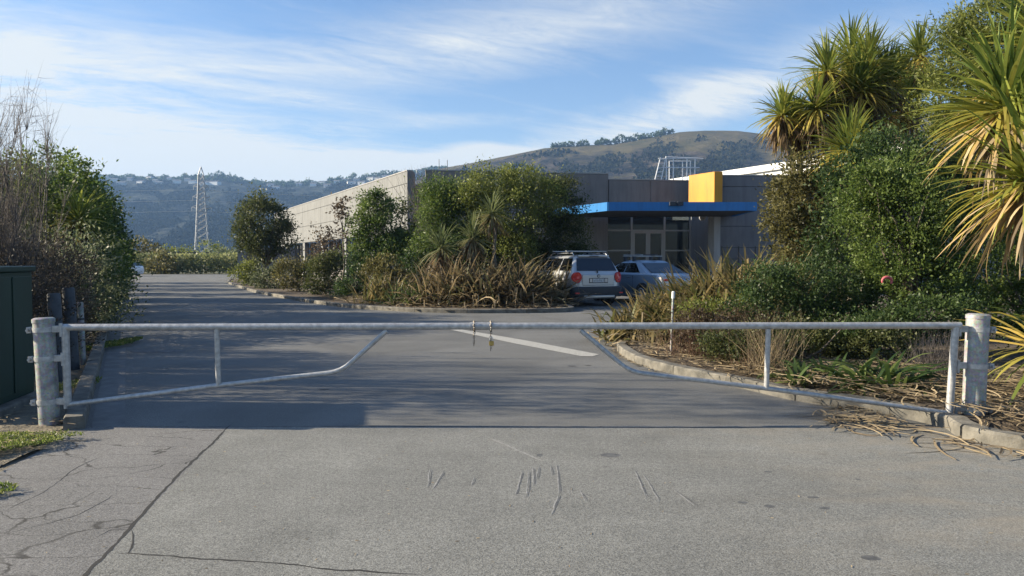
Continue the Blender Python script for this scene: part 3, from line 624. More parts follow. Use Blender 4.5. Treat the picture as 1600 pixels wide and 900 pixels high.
# ------------------------------------------------------------------ the building
A = pz(637, 400, 36.4); A.z = 0
bld = tag(empty('commercial_building', (0, 0, 0)), 'low taupe and cream commercial building with blue entrance canopy and yellow block', 'building')
def P2(v, w): return (v[0], v[1])
def panelwall(a, direc, length, widths, rows, mat, thick=.2, name='wall_panel', gap=.018, out=0):
    n = max(1, round(length/widths)); nrm = Vector((direc.y, -direc.x, 0)).normalized()     # right-hand normal
    for r_ in range(len(rows)-1):
        for i in range(n):
            s0, s1 = length*i/n+gap/2, length*(i+1)/n-gap/2
            mb = MB(); mb.slab(a+direc*s0, a+direc*s1, thick, rows[r_]+gap/2*(r_ > 0), rows[r_+1]-gap/2)
            mb.build(name, mat, bld, bevel=.012, bseg=1)
    MB().slab(a+direc*.0+nrm*.02, a+direc*length+nrm*.02, thick+.04, rows[-1]+.003, rows[-1]+.055).build('parapet_cap', MT['frame'], bld)
    q0 = a-nrm*.02; mb = MB(); mb.slab(a+direc*.03-nrm*.06, a+direc*(length-.03)-nrm*.06, thick-.07, rows[0]+.01, rows[-1]-.04); mb.build('wall_core', MT['joint'], bld)
zt = pz(637, 267, A.y).z
rowsL = [2.95, 4.19, 5.33, zt]
# left wing: the lit face runs away along D; its outside is on the left => build from far to near so the left-hand thickness goes inward
far = A+D*30.5
panelwall(far, -D, 30.5, 6.1, rowsL, MT['pale'], .25)
for i in range(5):
    c = far-D*(6.1*i+.0); c2 = c-D*.7; mb = MB(); mb.slab(c, c2, .3, 0, 2.93); mb.build('pier', MT['pale'], bld)
    inn = Vector((.886, .4635, 0))*.45; g0, g1 = c2+inn, c-D*6.1+inn
    mb = MB(); mb.slab(g0, g1, .06, .9, 2.9); w_ = mb.build('window', MT['carglass'], bld)
    for k in range(5):
        q = g0.lerp(g1, k/4)-Vector((.886, .4635, 0))*.05; MB().slab(q, q-D*.06, .05, .9, 2.9).build('mullion', MT['frame'], w_)
    MB().slab(g0, g1, .2, 0, .89).build('low_wall', MT['taupe'], bld)
MB().slab(far+D*.1, far+D*.4, -.3, 0, zt).build('downpipe_recess', MT['dark'], bld)
panelwall(far+D*6.4, -D, 6.0, 6.0, [0, 2.95, 4.19, zt-.05], MT['pale'], .25)
pr = pz(378, 400, 61); MB().box(pr.x-.36, pr.x+.36, 61, 62.5, 0, pz(378, 384, 61).z).build('pier', MT['pale'], bld)
MB().box(pr.x+.38, pr.x+4.2, 61.6, 61.9, 0, 2.6).build('low_wall', MT['taupe2'], bld)
# end pier of the wing, link wall, block one
MB().slab(A+Vector((.0, -.02, 0)), A+Vector((.27, -.02, 0)), .9, 0, zt).build('end_pier', MT['taupe2'], bld, bevel=.01, bseg=1)
lk = pz(645, 288, 37.2); MB().box(A.x+.25, pz(666, 288, 37.2).x, 37.2, 37.5, 0, lk.z).build('link_wall', MT['taupe2'], bld)
B1 = Vector((pz(665, 400, 37).x, 37, 0)); zb = pz(665, 266.5, 37).z
panelwall(B1, E, 9.5, 3.17, [0, 1.6, 3.9, zb], MT['taupe'], .22)
C1 = B1+E*9.52; zc = pz(1000, 282, C1.y+.4).z
panelwall(C1, E, 4.6, 2.3, [3.92, zc], MT['taupe'], .22)           # above the entrance
# entrance glazing
g0 = Vector((pz(948, 400, C1.y+.15).x, C1.y+.15, 0)); g1 = Vector((pz(1078, 400, C1.y+.75).x, C1.y+.75, 0)); gd = (g1-g0).normalized(); gl = (g1-g0).length
z_tr, z_mid, z_top = 3.12, 2.06, 3.9
def fr(s0, s1, z0, z1, nm='frame_bar', par=None, m='frame', th=.09, off=0): return MB().slab(g0+gd*s0+Vector((0, off, 0)), g0+gd*s1+Vector((0, off, 0)), th, z0, z1).build(nm, MT[m], par)
win = empty('entrance_glazing', (0, 0, 0), parent=bld)
ss = [0, .285*gl, .30*gl, .69*gl, .70*gl, gl]; cols = [0, .295*gl, .69*gl, gl]
for s in cols: fr(s-.05, s+.05, .12, z_top, par=win)
for a, b in zip(cols, cols[1:]): fr(a+.052, b-.052, z_tr-.04, z_tr+.04, par=win)
for a, b in (cols[0:2], cols[2:4]):
    fr(a+.052, b-.052, z_mid-.035, z_mid+.035, par=win); fr(a+.052, b-.052, .12, z_mid-.037, 'pane', win, 'glass', .02, .03); fr(a+.052, b-.052, z_mid+.037, z_tr-.042, 'pane', win, 'glass', .02, .03)
for j, (a, b) in enumerate(zip(cols, cols[1:])):
    fr(a+.052, b-.052, z_tr+.042, z_top, 'pane', win, 'glass', .02, .03)
    if j < 2: fr(a+.06, b-.06, z_tr+.05, z_top-.02, 'blind', win, 'blind', .02, .12)
dm = (cols[1]+cols[2])/2
for a, b in ((cols[1]+.055, dm-.004), (dm+.004, cols[2]-.055)):
    dr = empty('entrance_door', (0, 0, 0), parent=bld)
    for (s0, s1, z0, z1) in ((a, a+.12, .13, z_tr-.045), (b-.12, b, .13, z_tr-.045), (a+.121, b-.121, .13, .38), (a+.121, b-.121, z_tr-.16, z_tr-.046)): fr(s0, s1, z0, z1, 'door_frame', dr, 'frame', .07)
    fr(a+.121, b-.121, .38, z_tr-.16, 'pane', dr, 'glass', .02, .03)
MB().box(g0.x-.3, g1.x+2.6, 40.6, 46, -.02, .1).build('lobby_floor', MT['taupe2'], bld)
MB().box(g0.x-1, g1.x+3, 45, 45.2, 0, 4).build('lobby_wall', M('lobby_paint', (.22, .2, .17), .9), bld)
MB().box(g0.x-.4, g0.x-.25, C1.y+.5, 45, 0, 4).build('lobby_wall', MT['taupe'], bld)
# fin with the yellow block on top
fc = Vector((pz(1115, 400, 36.8).x, 36.8, 0)); zy = pz(1115, 268, 36.8).z; zcan = 4.16
ybl = Vector((fc.x, fc.y, 0)); ytk = Vector((.42, 0, 0))
MB().prism([ybl, ybl+ytk, ybl+ytk+D*1.9, ybl+D*1.9], zcan+.01, zy).build('yellow_block', MT['yellow'], bld, bevel=.015, bseg=1)
MB().prism([ybl+Vector((.02, .02, 0)), ybl+Vector((.34, .02, 0)), ybl+Vector((.34, .02, 0))+D*.45, ybl+Vector((.02, .02, 0))+D*.45], 0, 3.72).build('column', MT['col'], bld, bevel=.01, bseg=1)
MB().slab(g1+gd*.06, Vector((fc.x+.25, fc.y+1.3, 0)), .2, 0, zcan).build('side_wall', MT['taupe2'], bld)
# right hand wall
rwA = Vector((fc.x+.30, 37.5, 0)); panelwall(rwA, Vector((.9995, .03, 0)), 15, 3.75, [0, 3.27, 5.28, pz(1160, 275, 37.6).z], MT['taupe2'], .22)
# canopy
cz0, cz1 = 3.75, 4.14; ca0 = Vector((pz(950, 400, 33).x, 33, 0)); ca1 = Vector((pz(1182, 400, 33).x, 33, 0))
can = empty('entrance_canopy', (0, 0, 0), parent=bld)
MB().slab(ca0+Vector((.0, 0, 0)), ca1, .08, cz0, cz1).build('fascia', MT['blue'], can)
MB().slab(ca0+D*6.4, ca0+D*.09, .08, cz0, cz1).build('fascia', MT['blue'], can)
MB().slab(ca1+Vector((0, .085, 0)), ca1+Vector((.3, 4.5, 0)), .08, cz0, cz1).build('fascia', MT['blue'], can)
MB().prism([ca0+Vector((.1, .09, 0)), ca1+Vector((-.1, .09, 0)), ca1+Vector((-.1, 4.4, 0)), ca0+D*6.0+Vector((.1, 0, 0))], cz0+.004, cz0+.25).build('soffit', MT['dark'], can)
# roofs
MB().prism([B1+Vector((.3, .35, 0)), B1+E*14+Vector((0, .35, 0)), B1+Vector((13.8, 22, 0)), B1+Vector((-7, 22, 0))], zc-.5, zc-.35).build('roof', MT['dark'], bld)
MB().prism([rwA+Vector((.3, .35, 0)), rwA+Vector((14.8, .8, 0)), rwA+Vector((14.8, 14, 0)), rwA+Vector((.3, 14, 0))], 5.2, 5.35).build('roof', MT['dark'], bld)
MB().prism([A+Vector((.4, .4, 0)), B1+Vector((0, .5, 0)), B1+Vector((-7.5, 24, 0)), far+Vector((.5, 0, 0))], 5.0, 5.15).build('roof', MT['dark'], bld)
MB().slab(rwA+Vector((15, .45, 0)), rwA+Vector((15, 14, 0)), .2, 0, 5.9).build('back_wall', MT['taupe2'], bld)
# camera / lamp under canopy, small fixture on fascia
lp = pz(1097, 340, 37.7); tag(MB().tube([(lp.x, 37.66, lp.z), (lp.x, 37.40, lp.z)], [.17, .14], 14).build('bulkhead_light', MT['col'], smooth=True), 'round pale bulkhead light on the dark wall under the blue canopy', 'light')
sp_ = pz(1056, 320, 32.9); t_ = tag(empty('floodlight', (sp_.x, 32.97, cz1-.02)), 'small dark twin floodlight on the blue canopy edge', 'floodlight')
MB().box(-.03, .03, -.1, .0, -.15, .06).build('bracket', MT['plastic'], t_)
for s in (-1, 1): MB().box(.05*s-.14+(.12*s), .05*s+.14+(.12*s), -.24, -.11, -.16, .02).build('lamp_head', MT['plastic'], t_, bevel=.02)
sp_ = pz(928, 335, 36); 
# roof access guard rail
gr_ = tag(empty('roof_guard_rail', (0, 0, 0)), 'white tubular roof ladder and guard rail above the entrance parapet', 'guard rail'); Yg = 43.0
def q3(x, y, dy=0): 
    p = pz(820+x/3.46, 220+y/3.46, Yg); p.y += dy; return p
for pl, nm in (([(700, 225), (733, 92)], 'ladder_stile'), ([(735, 225), (764, 84)], 'ladder_stile'), ([(803, 215), (803, 92)], 'post'), ([(766, 215), (766, 90)], 'post'), ([(877, 215), (877, 95)], 'post'), ([(920, 215), (920, 95)], 'post'),
               ([(722, 96), (920, 96)], 'top_rail'), ([(764, 87), (965, 96)], 'top_rail'), ([(750, 145), (945, 145)], 'mid_rail')):
    MB().tube([q3(*p) for p in pl], .035, 6).build(nm, MT['rail'], gr_, smooth=True)
for k in range(6):
    f = k/6+.08; a = q3(700+33*f, 225-133*f); b = q3(735+29*f, 225-141*f); MB().tube([a, b], .022, 5).build('rung', MT['rail'], gr_)
for x in (803, 877, 920):
    p0, p1 = q3(x, 96), q3(x, 215); MB().tube([p0+Vector((0, 1.1, 0)), p1+Vector((0, 1.1, 0))], .03, 6).build('post', MT['rail'], gr_)
a, b = q3(803, 96, 1.1), q3(920, 96, 1.1); MB().tube([a, b], .03, 6).build('top_rail', MT['rail'], gr_)
# white roofed warehouse behind
wh = tag(empty('warehouse', (0, 0, 0)), 'white roofed warehouse rising behind the right end of the taupe building', 'building'); Yw = 50
def wp(px, py): return pz(px, py, Yw)
pa, pb = wp(1100, 279), wp(1500, 208); mb = MB()
wA = Vector((pz(1407, 400, 40).x, 40, 0)); zw = pz(1407, 225, 40).z; nrw = Vector((.886, .4635, 0))
MB().slab(wA, wA+D*19.4, -.5, zw-.42, zw).build('fascia', MT['whitem'], wh, bevel=.02)
MB().slab(wA+nrw*.25, wA+D*19.2+nrw*.25, -.2, 0, zw-.43).build('wall', MT['whitem'], wh)
MB().slab(wA+Vector((.5, .28, 0)), wA+Vector((16, .28, 0)), .2, 0, zw-.45).build('wall', MT['taupe2'], wh)
MB().prism([wA+Vector((.55, .5, 0)), wA+Vector((16, .5, 0)), wA+D*19+Vector((16, 0, 0)), wA+D*19+nrw*.52], zw-.3, zw-.15).build('roof', MT['whitem'], wh)
# thin roof masts
for (px, y0) in ((686, 249), (699, 250)):
    p = pz(px, y0, 39); tag(MB().tube([(p.x, 39, 5.2), (p.x, 39, p.z)], .018, 5).build('roof_mast', MT['frame']), ('left' if px < 690 else 'right')+' one of two thin masts on the roof behind the tall shrubs', 'mast', 'roof masts')
# thin wire fence by right wall
wf = tag(empty('wire_fence', (0, 0, 0)), 'dark wire fence in front of the grey wall right of the column', 'fence')
for k in range(7):
    p = pz(1128+k*26, 395, 34); MB().tube([(p.x, 34, 0), (p.x, 34, pz(1140, 385, 34).z)], .03, 6).build('post', MT['dark'], wf)
for z in (2.12, 1.6, 1.1): MB().tube([(pz(1128, 400, 34).x, 34, z), (pz(1290, 400, 34).x, 34, z)], .012, 4).build('wire', MT['dark'], wf)

# ------------------------------------------------------------------ cars
def ring(y0, y1, hwid, z, rc, n=6):
    """plan outline of a car at height z: rounded rectangle; y0 rear, y1 front"""
    pts = []; rc = min(rc, hwid*.9, (y1-y0)*.45)
    for (cx, cy, a0) in ((hwid-rc, y0+rc, -90), (hwid-rc, y1-rc, 0), (-hwid+rc, y1-rc, 90), (-hwid+rc, y0+rc, 180)):
        for i in range(n): a = R(a0+90*i/(n-1)); pts.append((cx+rc*math.cos(a), cy+rc*math.sin(a)*(1.0), z))
    return pts
def loft(rings):
    mb = MB(); n = len(rings[0]); v = [p for r_ in rings for p in r_]; f = [(k*n+i, k*n+(i+1) % n, (k+1)*n+(i+1) % n, (k+1)*n+i) for k in range(len(rings)-1) for i in range(n)]
    f += [tuple(range(n-1, -1, -1)), tuple((len(rings)-1)*n+i for i in range(n))]; mb.add(v, f); return mb
def quadp(pts, t=.006, inset=0): 
    """thin panel from 4+ coplanar-ish points, pushed outward along its normal"""
    p = [Vector(q) for q in pts]; n = (p[1]-p[0]).cross(p[2]-p[0]).normalized(); mb = MB(); k = len(p)
    mb.add([q-n*.02 for q in p]+[q+n*t for q in p], [tuple(range(k-1, -1, -1)), tuple(range(k, 2*k))]+[(i, (i+1) % k, k+(i+1) % k, k+i) for i in range(k)]); return mb
def wheel(root, x, y, r_, s):
    w_ = empty('wheel', (x, y, r_), parent=root)
    mb = MB(); mb.tube([(-.11, 0, 0), (-.09, 0, 0), (.09, 0, 0), (.11, 0, 0)], [r_*.92, r_, r_, r_*.92], 24); mb.build('tyre', MT['tyre'], w_, smooth=True)
    mb = MB(); mb.tube([(s*.10, 0, 0), (s*.118, 0, 0)], [r_*.66, r_*.62], 20)
    mb.build('rim', MT['plastic'], w_, smooth=True); mb = MB()
    for k in range(5): a = 6.283*k/5; mb.tube([(s*.125, 0, 0), (s*.122, math.cos(a)*r_*.62, math.sin(a)*r_*.62)], [.05, .035], 5)
    mb.tube([(s*.118, math.cos(a)*r_*.62, math.sin(a)*r_*.62) for a in np.linspace(0, 6.283, 21)], .016, 5); mb.build('spokes', MT['rim'], w_)
def car(name, label, loc, rz, paint, kind):
    c = tag(empty(name, loc, rz), label, 'car'); gl_ = MT['carglass']
    if kind == 'suv':
        Lc, W2, rf = 4.2, .89, 1.58
        lv = [(.24, .06, 4.1, .80, .3), (.34, .0, 4.18, .86, .3), (.55, -.02, 4.2, W2, .28), (.80, .0, 4.17, W2, .26), (.97, .03, 4.05, .875, .22), (1.03, .05, 3.35, .855, .18), (1.08, .07, 3.15, .84, .15), (rf-.07, .30, 2.35, .67, .16), (rf-.02, .38, 2.2, .62, .16), (rf, .5, 2.05, .52, .14)]
        wr = .33; wy = (.78, 3.36)
    elif kind == 'sedan':
        Lc, W2, rf = 4.55, .88, 1.45
        lv = [(.22, .08, 4.45, .79, .3), (.34, .0, 4.53, .85, .3), (.55, -.02, 4.55, W2, .28), (.80, .0, 4.50, W2, .26), (.93, .05, 4.30, .865, .24), (.985, .18, 3.55, .84, .2), (1.02, .72, 3.35, .81, .16), (rf-.08, 1.42, 2.55, .63, .18), (rf-.02, 1.55, 2.4, .58, .18), (rf, 1.75, 2.2, .46, .14)]
        wr = .32; wy = (.98, 3.62)
    else:
        Lc, W2, rf = 3.95, .83, 1.42
        lv = [(.22, .06, 3.85, .76, .3), (.34, .0, 3.93, .81, .3), (.55, -.02, 3.95, W2, .28), (.80, .02, 3.9, W2, .26), (.90, .06, 3.7, .82, .22), (.97, .12, 3.1, .80, .18), (1.0, .16, 2.95, .78, .15), (rf-.07, .55, 2.2, .62, .16), (rf-.02, .66, 2.05, .57, .16), (rf, .8, 1.9, .48, .14)]
        wr = .3; wy = (.75, 3.15)
    loft([ring(a, b, w_, z, rc) for (z, a, b, w_, rc) in lv]).build('body', paint, c, smooth=True)
    zs = [l[0] for l in lv]
    def I(z, k): return float(np.interp(z, zs, [l[k] for l in lv]))
    def side(y, z, s): return (s*(I(z, 3)+.004), y, z)
    z0, z1 = lv[6][0]+.02, lv[7][0]-.02
    ya0, ya1 = I(z0, 1), I(z1, 1); yb0, yb1 = I(z0, 2), I(z1, 2)
    for s in (-1, 1):
        cuts = [(.0, .28), (.31, .62), (.65, .93)] if kind != 'sedan' else [(.13, .5), (.53, .9)]
        for a, b in cuts:
            b0, b1 = ya0+.16, ya1+.10; e0, e1 = yb0-.12, yb1-.02
            f = lambda t, lo, hi: lo+(hi-lo)*t
            p = [side(f(a, b0, e0), z0, s), side(f(b, b0, e0), z0, s), side(f(b, b1, e1), z1, s), side(f(a, b1, e1), z1, s)]
            if s > 0: p = p[::1]
            else: p = p[::-1]
            quadp(p, .006).build('side_window', gl_, c)
    wb0, wb1 = I(z0, 3)-.12, I(z1, 3)-.07
    quadp([(-wb0, ya0-.004, z0), (wb0, ya0-.004, z0), (wb1, ya1-.004, z1), (-wb1, ya1-.004, z1)], .008).build('rear_window', MT['rearglass'], c)
    quadp([(wb0, yb0+.004, z0), (-wb0, yb0+.004, z0), (-wb1, yb1+.004, z1), (wb1, yb1+.004, z1)], .008).build('windscreen', MT['rearglass'], c)
    for s in (-1, 1):
        for y in wy:
            mb = MB(); k = 18; x = s*(W2+.004); pts = [(x, y+math.cos(math.pi*i/k)*(wr+.07), wr+math.sin(math.pi*i/k)*(wr+.07)) for i in range(k+1)]+[(x, y-wr-.07, .22), (x, y+wr+.07, .22)]
            v = pts+[(q[0]-s*.16, q[1], q[2]) for q in pts]; n = len(pts)
            mb.add(v, [tuple(range(n)), tuple(range(2*n-1, n-1, -1))]+[(i, (i+1) % n, n+(i+1) % n, n+i) for i in range(n)]); mb.build('wheel_arch', MT['plastic'] if kind == 'suv' else MT['dark'], c)
            wheel(c, s*(W2-.055), y, wr, s)
        MB().box(s*W2-.0, s*W2+s*.19, 0, .11, 0, .14).build('wing_mirror', paint, c, bevel=.03).location = (0, yb0-.55, z0-.02)
    if kind == 'suv':
        mb = loft([ring(-.07, .30, .86, .30, .2), ring(-.09, .30, .905, .36, .2), ring(-.09, .30, .905, .58, .2), ring(-.05, .28, .895, .62, .2)]); mb.build('rear_bumper', MT['plastic'], c, smooth=True)
        MB().box(-.55, .55, -.10, -.05, .27, .345).build('skid_plate', MT['rim'], c, bevel=.015)
        for s in (-1, 1):
            mb = MB(); v = [(s*.93, .17, .80), (s*.93, .17, 1.07), (s*.80, -.03, 1.07)]
            k = []
            for a in np.linspace(0, 2*math.pi, 20, endpoint=False): k.append((s*(.735+.135*math.cos(a)), -.035+max(0, math.cos(a))*.09, .90+.165*math.sin(a)))
            mb.add(k+[(q[0], q[1]+.1, q[2]) for q in k], [tuple(range(20)) if s > 0 else tuple(range(19, -1, -1)), tuple(range(39, 19, -1))]+[(i, (i+1) % 20, 20+(i+1) % 20, 20+i) for i in range(20)])
            tl = mb.build('tail_light', MT['redlamp'], c)
            MB().box(s*.735-.04, s*.735+.04, -.045, -.03, .865, .93).build('lens', M('pink_lens', (.75, .12, .12), .2), tl)
            MB().box(s*.78-.07, s*.78+.07, -.1, -.06, .40, .44).build('reflector', MT['redlamp'], c)
        MB().box(-.58, .58, -.028, .05, .64, .995).build('tailgate', paint, c, bevel=.03)
        MB().box(-.34, .34, -.034, -.01, .72, .88).build('plate_recess', MT['plastic'], c, bevel=.02)
        pl = MB().box(-.20, .20, -.042, -.035, .745, .86).build('number_plate', MT['plate'], c)
        for k in range(6):
            x = -.165+k*.06; mb = MB()
            for (a0, a1, b0, b1) in random.sample([(0, .008, 0, .07), (.028, .036, 0, .07), (0, .036, .062, .07), (0, .036, .03, .038), (0, .036, 0, .008)], 3): mb.box(x+a0, x+a1, -.045, -.0425, .768+b0, .768+b1)
            mb.build('character', MT['ink'], pl)
        for s in (-1, 1): MB().box(s*.27-.045, s*.27+.045, -.041, -.035, .75, .86).build('plate_lamp', MT['clearlamp'], c)
        bd = MB().tube([(0, -.032, .94), (0, -.045, .94)], .05, 16).build('badge', MT['plastic'], c); 
        MB().tube([(0, -.046, .94), (0, -.05, .94)], .028, 12).build('badge_disc', MT['rim'], bd)
        MB().box(-.012, .012, .02, .06, 1.03, 1.14).build('wiper', MT['plastic'], c)
        MB().box(-.55, .55, .26, .5, rf-.05, rf+.015).build('spoiler', paint, c, bevel=.02)
        MB().box(-.16, .16, .245, .262, rf-.035, rf-.005).build('brake_light', MT['plastic'], c)
        for s in (-1, 1): MB().tube([(s*.60, .45, rf-.01), (s*.60, .55, rf+.07), (s*.58, 1.9, rf+.07), (s*.58, 2.05, rf)], .02, 6).build('roof_rail', MT['rim'], c)
        for y in (.75, 1.65):
            MB().box(-.74, .74, y-.04, y+.04, rf+.12, rf+.15).build('rack_bar', MT['rim'], c, bevel=.01)
            for s in (-1, 1): MB().box(s*.6-.05, s*.6+.05, y-.06, y+.06, rf+.05, rf+.12).build('rack_foot', MT['plastic'], c, bevel=.015)
    elif kind == 'sedan':
        for s in (-1, 1):
            mb = loft([ring(-.035, .28, .14, .66, .05), ring(-.03, .32, .15, .78, .05), ring(.01, .30, .14, .90, .05)]); o = mb.build('tail_light', MT['clearlamp'], c, smooth=True); o.location = (s*.745, 0, 0)
            MB().box(s*.70-.09, s*.70+.09, -.045, -.03, .78, .86).build('tail_lens', MT['redlamp'], c)
        MB().box(-.26, .26, -.04, -.02, .68, .80).build('number_plate', MT['plate'], c)
        loft([ring(-.06, .5, .80, .26, .25), ring(-.06, .5, .875, .40, .25), ring(-.04, .5, .89, .56, .25)]).build('rear_bumper', paint, c, smooth=True)
        for y in (1.85, 2.35):
            MB().box(-.64, .64, y-.03, y+.03, rf+.12, rf+.15).build('rack_bar', MT['rim'], c, bevel=.01)
            for s in (-1, 1): MB().box(s*.55-.05, s*.55+.05, y-.06, y+.06, rf-.05, rf+.12).build('rack_foot', MT['plastic'], c, bevel=.015)
        MB().box(.2, .34, 1.7, 2.5, rf+.16, rf+.2).build('bike_carrier', MT['plastic'], c, bevel=.01); MB().box(-.45, -.37, 1.6, 2.6, rf+.16, rf+.19).build('bike_carrier', MT['rim'], c, bevel=.01)
    for s in (-1, 1):
        for y in ((1.25, 2.25) if kind != 'sedan' else (1.75, 2.85)): MB().box(s*(W2-.02), s*(W2+.015), y-.09, y+.09, .87, .905).build('door_handle', paint, c, bevel=.008)
        for y in ((1.12, 2.08, 3.05) if kind != 'sedan' else (1.5, 2.55, 3.55)): MB().box(s*(W2-.03), s*(W2+.0015), y-.006, y+.006, .42, .93).build('door_seam', MT['dark'], c)
    return c
hd = math.atan2(.4635, .886)
pS = at(903, 480); ctr = pS+Vector((.886, .4635, 0))*.80
car('silver_suv', 'silver suv with roof rails parked beside the brown flax, seen from behind', (ctr.x, ctr.y+.1, 0), hd-.06, MT['silver'], 'suv').scale = (1.07, 1.07, 1.07)
pc2 = at(1036, 478); ct2 = pc2+Vector((.886, .4635, 0))*.86
car('blue_grey_sedan', 'pale blue-grey sedan with roof rack parked right of the silver suv', (ct2.x, ct2.y, 0), hd, MT['bluegrey'], 'sedan').scale = (1.06, 1.06, 1.06)
p = at(222, 431.5); car('white_hatchback', 'small white hatchback at the far end of the road by the left hedge', (p.x-.1, p.y, 0), R(90), MT['whitecar'], 'hatch')
p = pz(391, 420, 72); car('white_hatchback', 'white car mostly hidden behind the round dark tree at the cream pier', (p.x, 72, 0), R(15), MT['whitecar'], 'hatch')

# ------------------------------------------------------------------ the gate
def gpost(px0, px1, ptop, pbot, label, Yp, r_, fix, lean):
    b = at(px1, pbot); top = pz(px0, ptop, b.y).z
    root = tag(empty('gate_post', (b.x, b.y, 0)), label, 'gate post', 'gate posts'); root.rotation_euler = (0, lean, 0)
    MB().tube([(0, 0, -.05), (0, 0, top-.015)], r_, 28).build('post', MT['post'], root, smooth=True)
    MB().tube([(0, 0, top-.045), (0, 0, top-.012), (0, 0, top)], [r_+.006, r_+.006, r_*.8], 28).build('cap', MT['post'], root, smooth=True)
    for f in fix:
        z = top*f; cb = MB().tube([(0, 0, z-.022), (0, 0, z+.022)], r_+.006, 28).build('clamp_band', MT['galv'], root, smooth=True)
        sg = 1 if px1 < 800 else -1
        MB().box(-sg*(r_+.045), -sg*(r_-.0), -.05, .01, z-.028, z+.028).build('clamp_ear', MT['galv'], root, bevel=.004)
        MB().tube([(-sg*(r_+.025), -.075, z), (-sg*(r_+.025), .03, z)], .012, 8).build('bolt', MT['galv'], cb)
        MB().box(sg*(r_), sg*(r_+.085), -.03, .0, z-.03, z+.03).build('hinge_plate', MT['galv'], root, bevel=.004)
        MB().tube([(sg*(r_+.075), -.015, z-.07), (sg*(r_+.075), -.015, z+.05)], .016, 10).build('hinge_pin', MT['galv'], root, smooth=True)
    return b, top
bL_, tL = gpost(71, 78, 496, 664, 'round galvanised gate post at the left end of the gate by the green cabinet', 0, .088, (.89, .62, .22), R(-2.2))
bR_, tR = gpost(1526, 1520, 490, 662, 'round galvanised gate post at the right end among the dead leaves', 0, .096, (.86, .53, .14), R(1.5))
GY = bL_.y+.01
def gp(px, py): return pz(px, py, GY)
def leaf_gate(label, stile, toprail, bot, brace, r1, cols_):
    g = tag(empty('swing_gate', tuple(Vector((gp(*stile[1]).x, GY, 0)))), label, 'gate', 'gate leaves'); o_ = Vector(g.location)
    T = lambda pts: [gp(*p)-o_ for p in pts]
    MB().tube(T(stile), .033, 14).build('hinge_stile', MT['galv'], g, smooth=True)
    MB().tube(T(toprail), r1, 16).build('top_rail', MT['galv'], g, smooth=True)
    pts = T(bot); sm = []
    for i, q in enumerate(pts):                     # round the bend
        if 0 < i < len(pts)-1:
            a = q+(pts[i-1]-q).normalized()*.12; b = q+(pts[i+1]-q).normalized()*.12
            sm += [a.lerp(q, t).lerp(q.lerp(b, t), t) for t in (0, .25, .5, .75, 1)]
        else: sm.append(q)
    MB().tube(sm, .0215, 12).build('bottom_rail', MT['galv'], g, smooth=True)
    MB().tube(T(brace), .024, 12).build('upright', MT['galv'], g, smooth=True)
    MB().tube([T([toprail[1]])[0]+Vector((-.05, 0, 0)), T([toprail[1]])[0]+Vector((.05, 0, 0))], r1+.004, 16).build('end_sleeve', MT['galv'], g, smooth=True)
    return g
leaf_gate('left leaf of the galvanised tube gate, with the longer bare end at the chain', [(102, 512), (106, 634)], [(97, 511.5), (743, 509.5)], [(107, 632), (343, 602), (533, 580.5), (604, 517)], [(338.5, 514), (341.5, 602)], .031, 0)
leaf_gate('right leaf of the galvanised tube gate in front of the planting bed', [(1493, 511), (1483, 648)], [(1501, 508.5), (760, 509.5)], [(1482, 645), (1199, 607), (984, 581), (907, 516)], [(1200.5, 514), (1197.5, 606)], .031, 0)
def chain(px, y0, y1, label, lock):
    c = tag(empty('chain', tuple(gp(px, y0))), label, 'chain'); o_ = Vector(c.location); mb = MB(); top = gp(px, y0).z-o_.z; bot = gp(px, y1).z-o_.z
    pts = [Vector((0, .04*math.cos(a), .04*math.sin(a))) for a in np.linspace(0, 6.283, 12)]; n = int((top-bot)/.022)
    allp = [(p_, i) for i, p_ in enumerate(pts)]+[(Vector((.003*math.sin(i*2), -.036, -.03-i*.022)), i) for i in range(n)]
    for p_, i in allp:
        k = []
        for a in np.linspace(0, 6.283, 9):
            u, v = .008*math.cos(a), .0145*math.sin(a); k.append(p_+(Vector((u, 0, v)) if i % 2 else Vector((0, u, v))))
        mb.tube(k, .003, 4, cap=False)
    tag(mb.build('link', MT['chain'], c), kind='stuff')
    if lock:
        l_ = tag(empty('padlock', tuple(gp(px+1, y1-11))), 'small brass padlock hanging on the gate chain', 'padlock')
        l_.location.y -= .045
        MB().box(-.022, .022, -.01, .01, -.03, .012).build('lock_body', MT['brass'], l_, bevel=.004)
        MB().tube([(-.014, 0, .012), (-.014, 0, .035), (-.007, 0, .046), (.007, 0, .046), (.014, 0, .035), (.014, 0, .012)], .004, 6).build('shackle', MT['galv'], l_)
chain(741, 510, 537, 'short loose chain hanging from the end of the left gate leaf', False)
chain(767, 510, 545, 'longer chain with padlock looped round the right gate leaf', True)

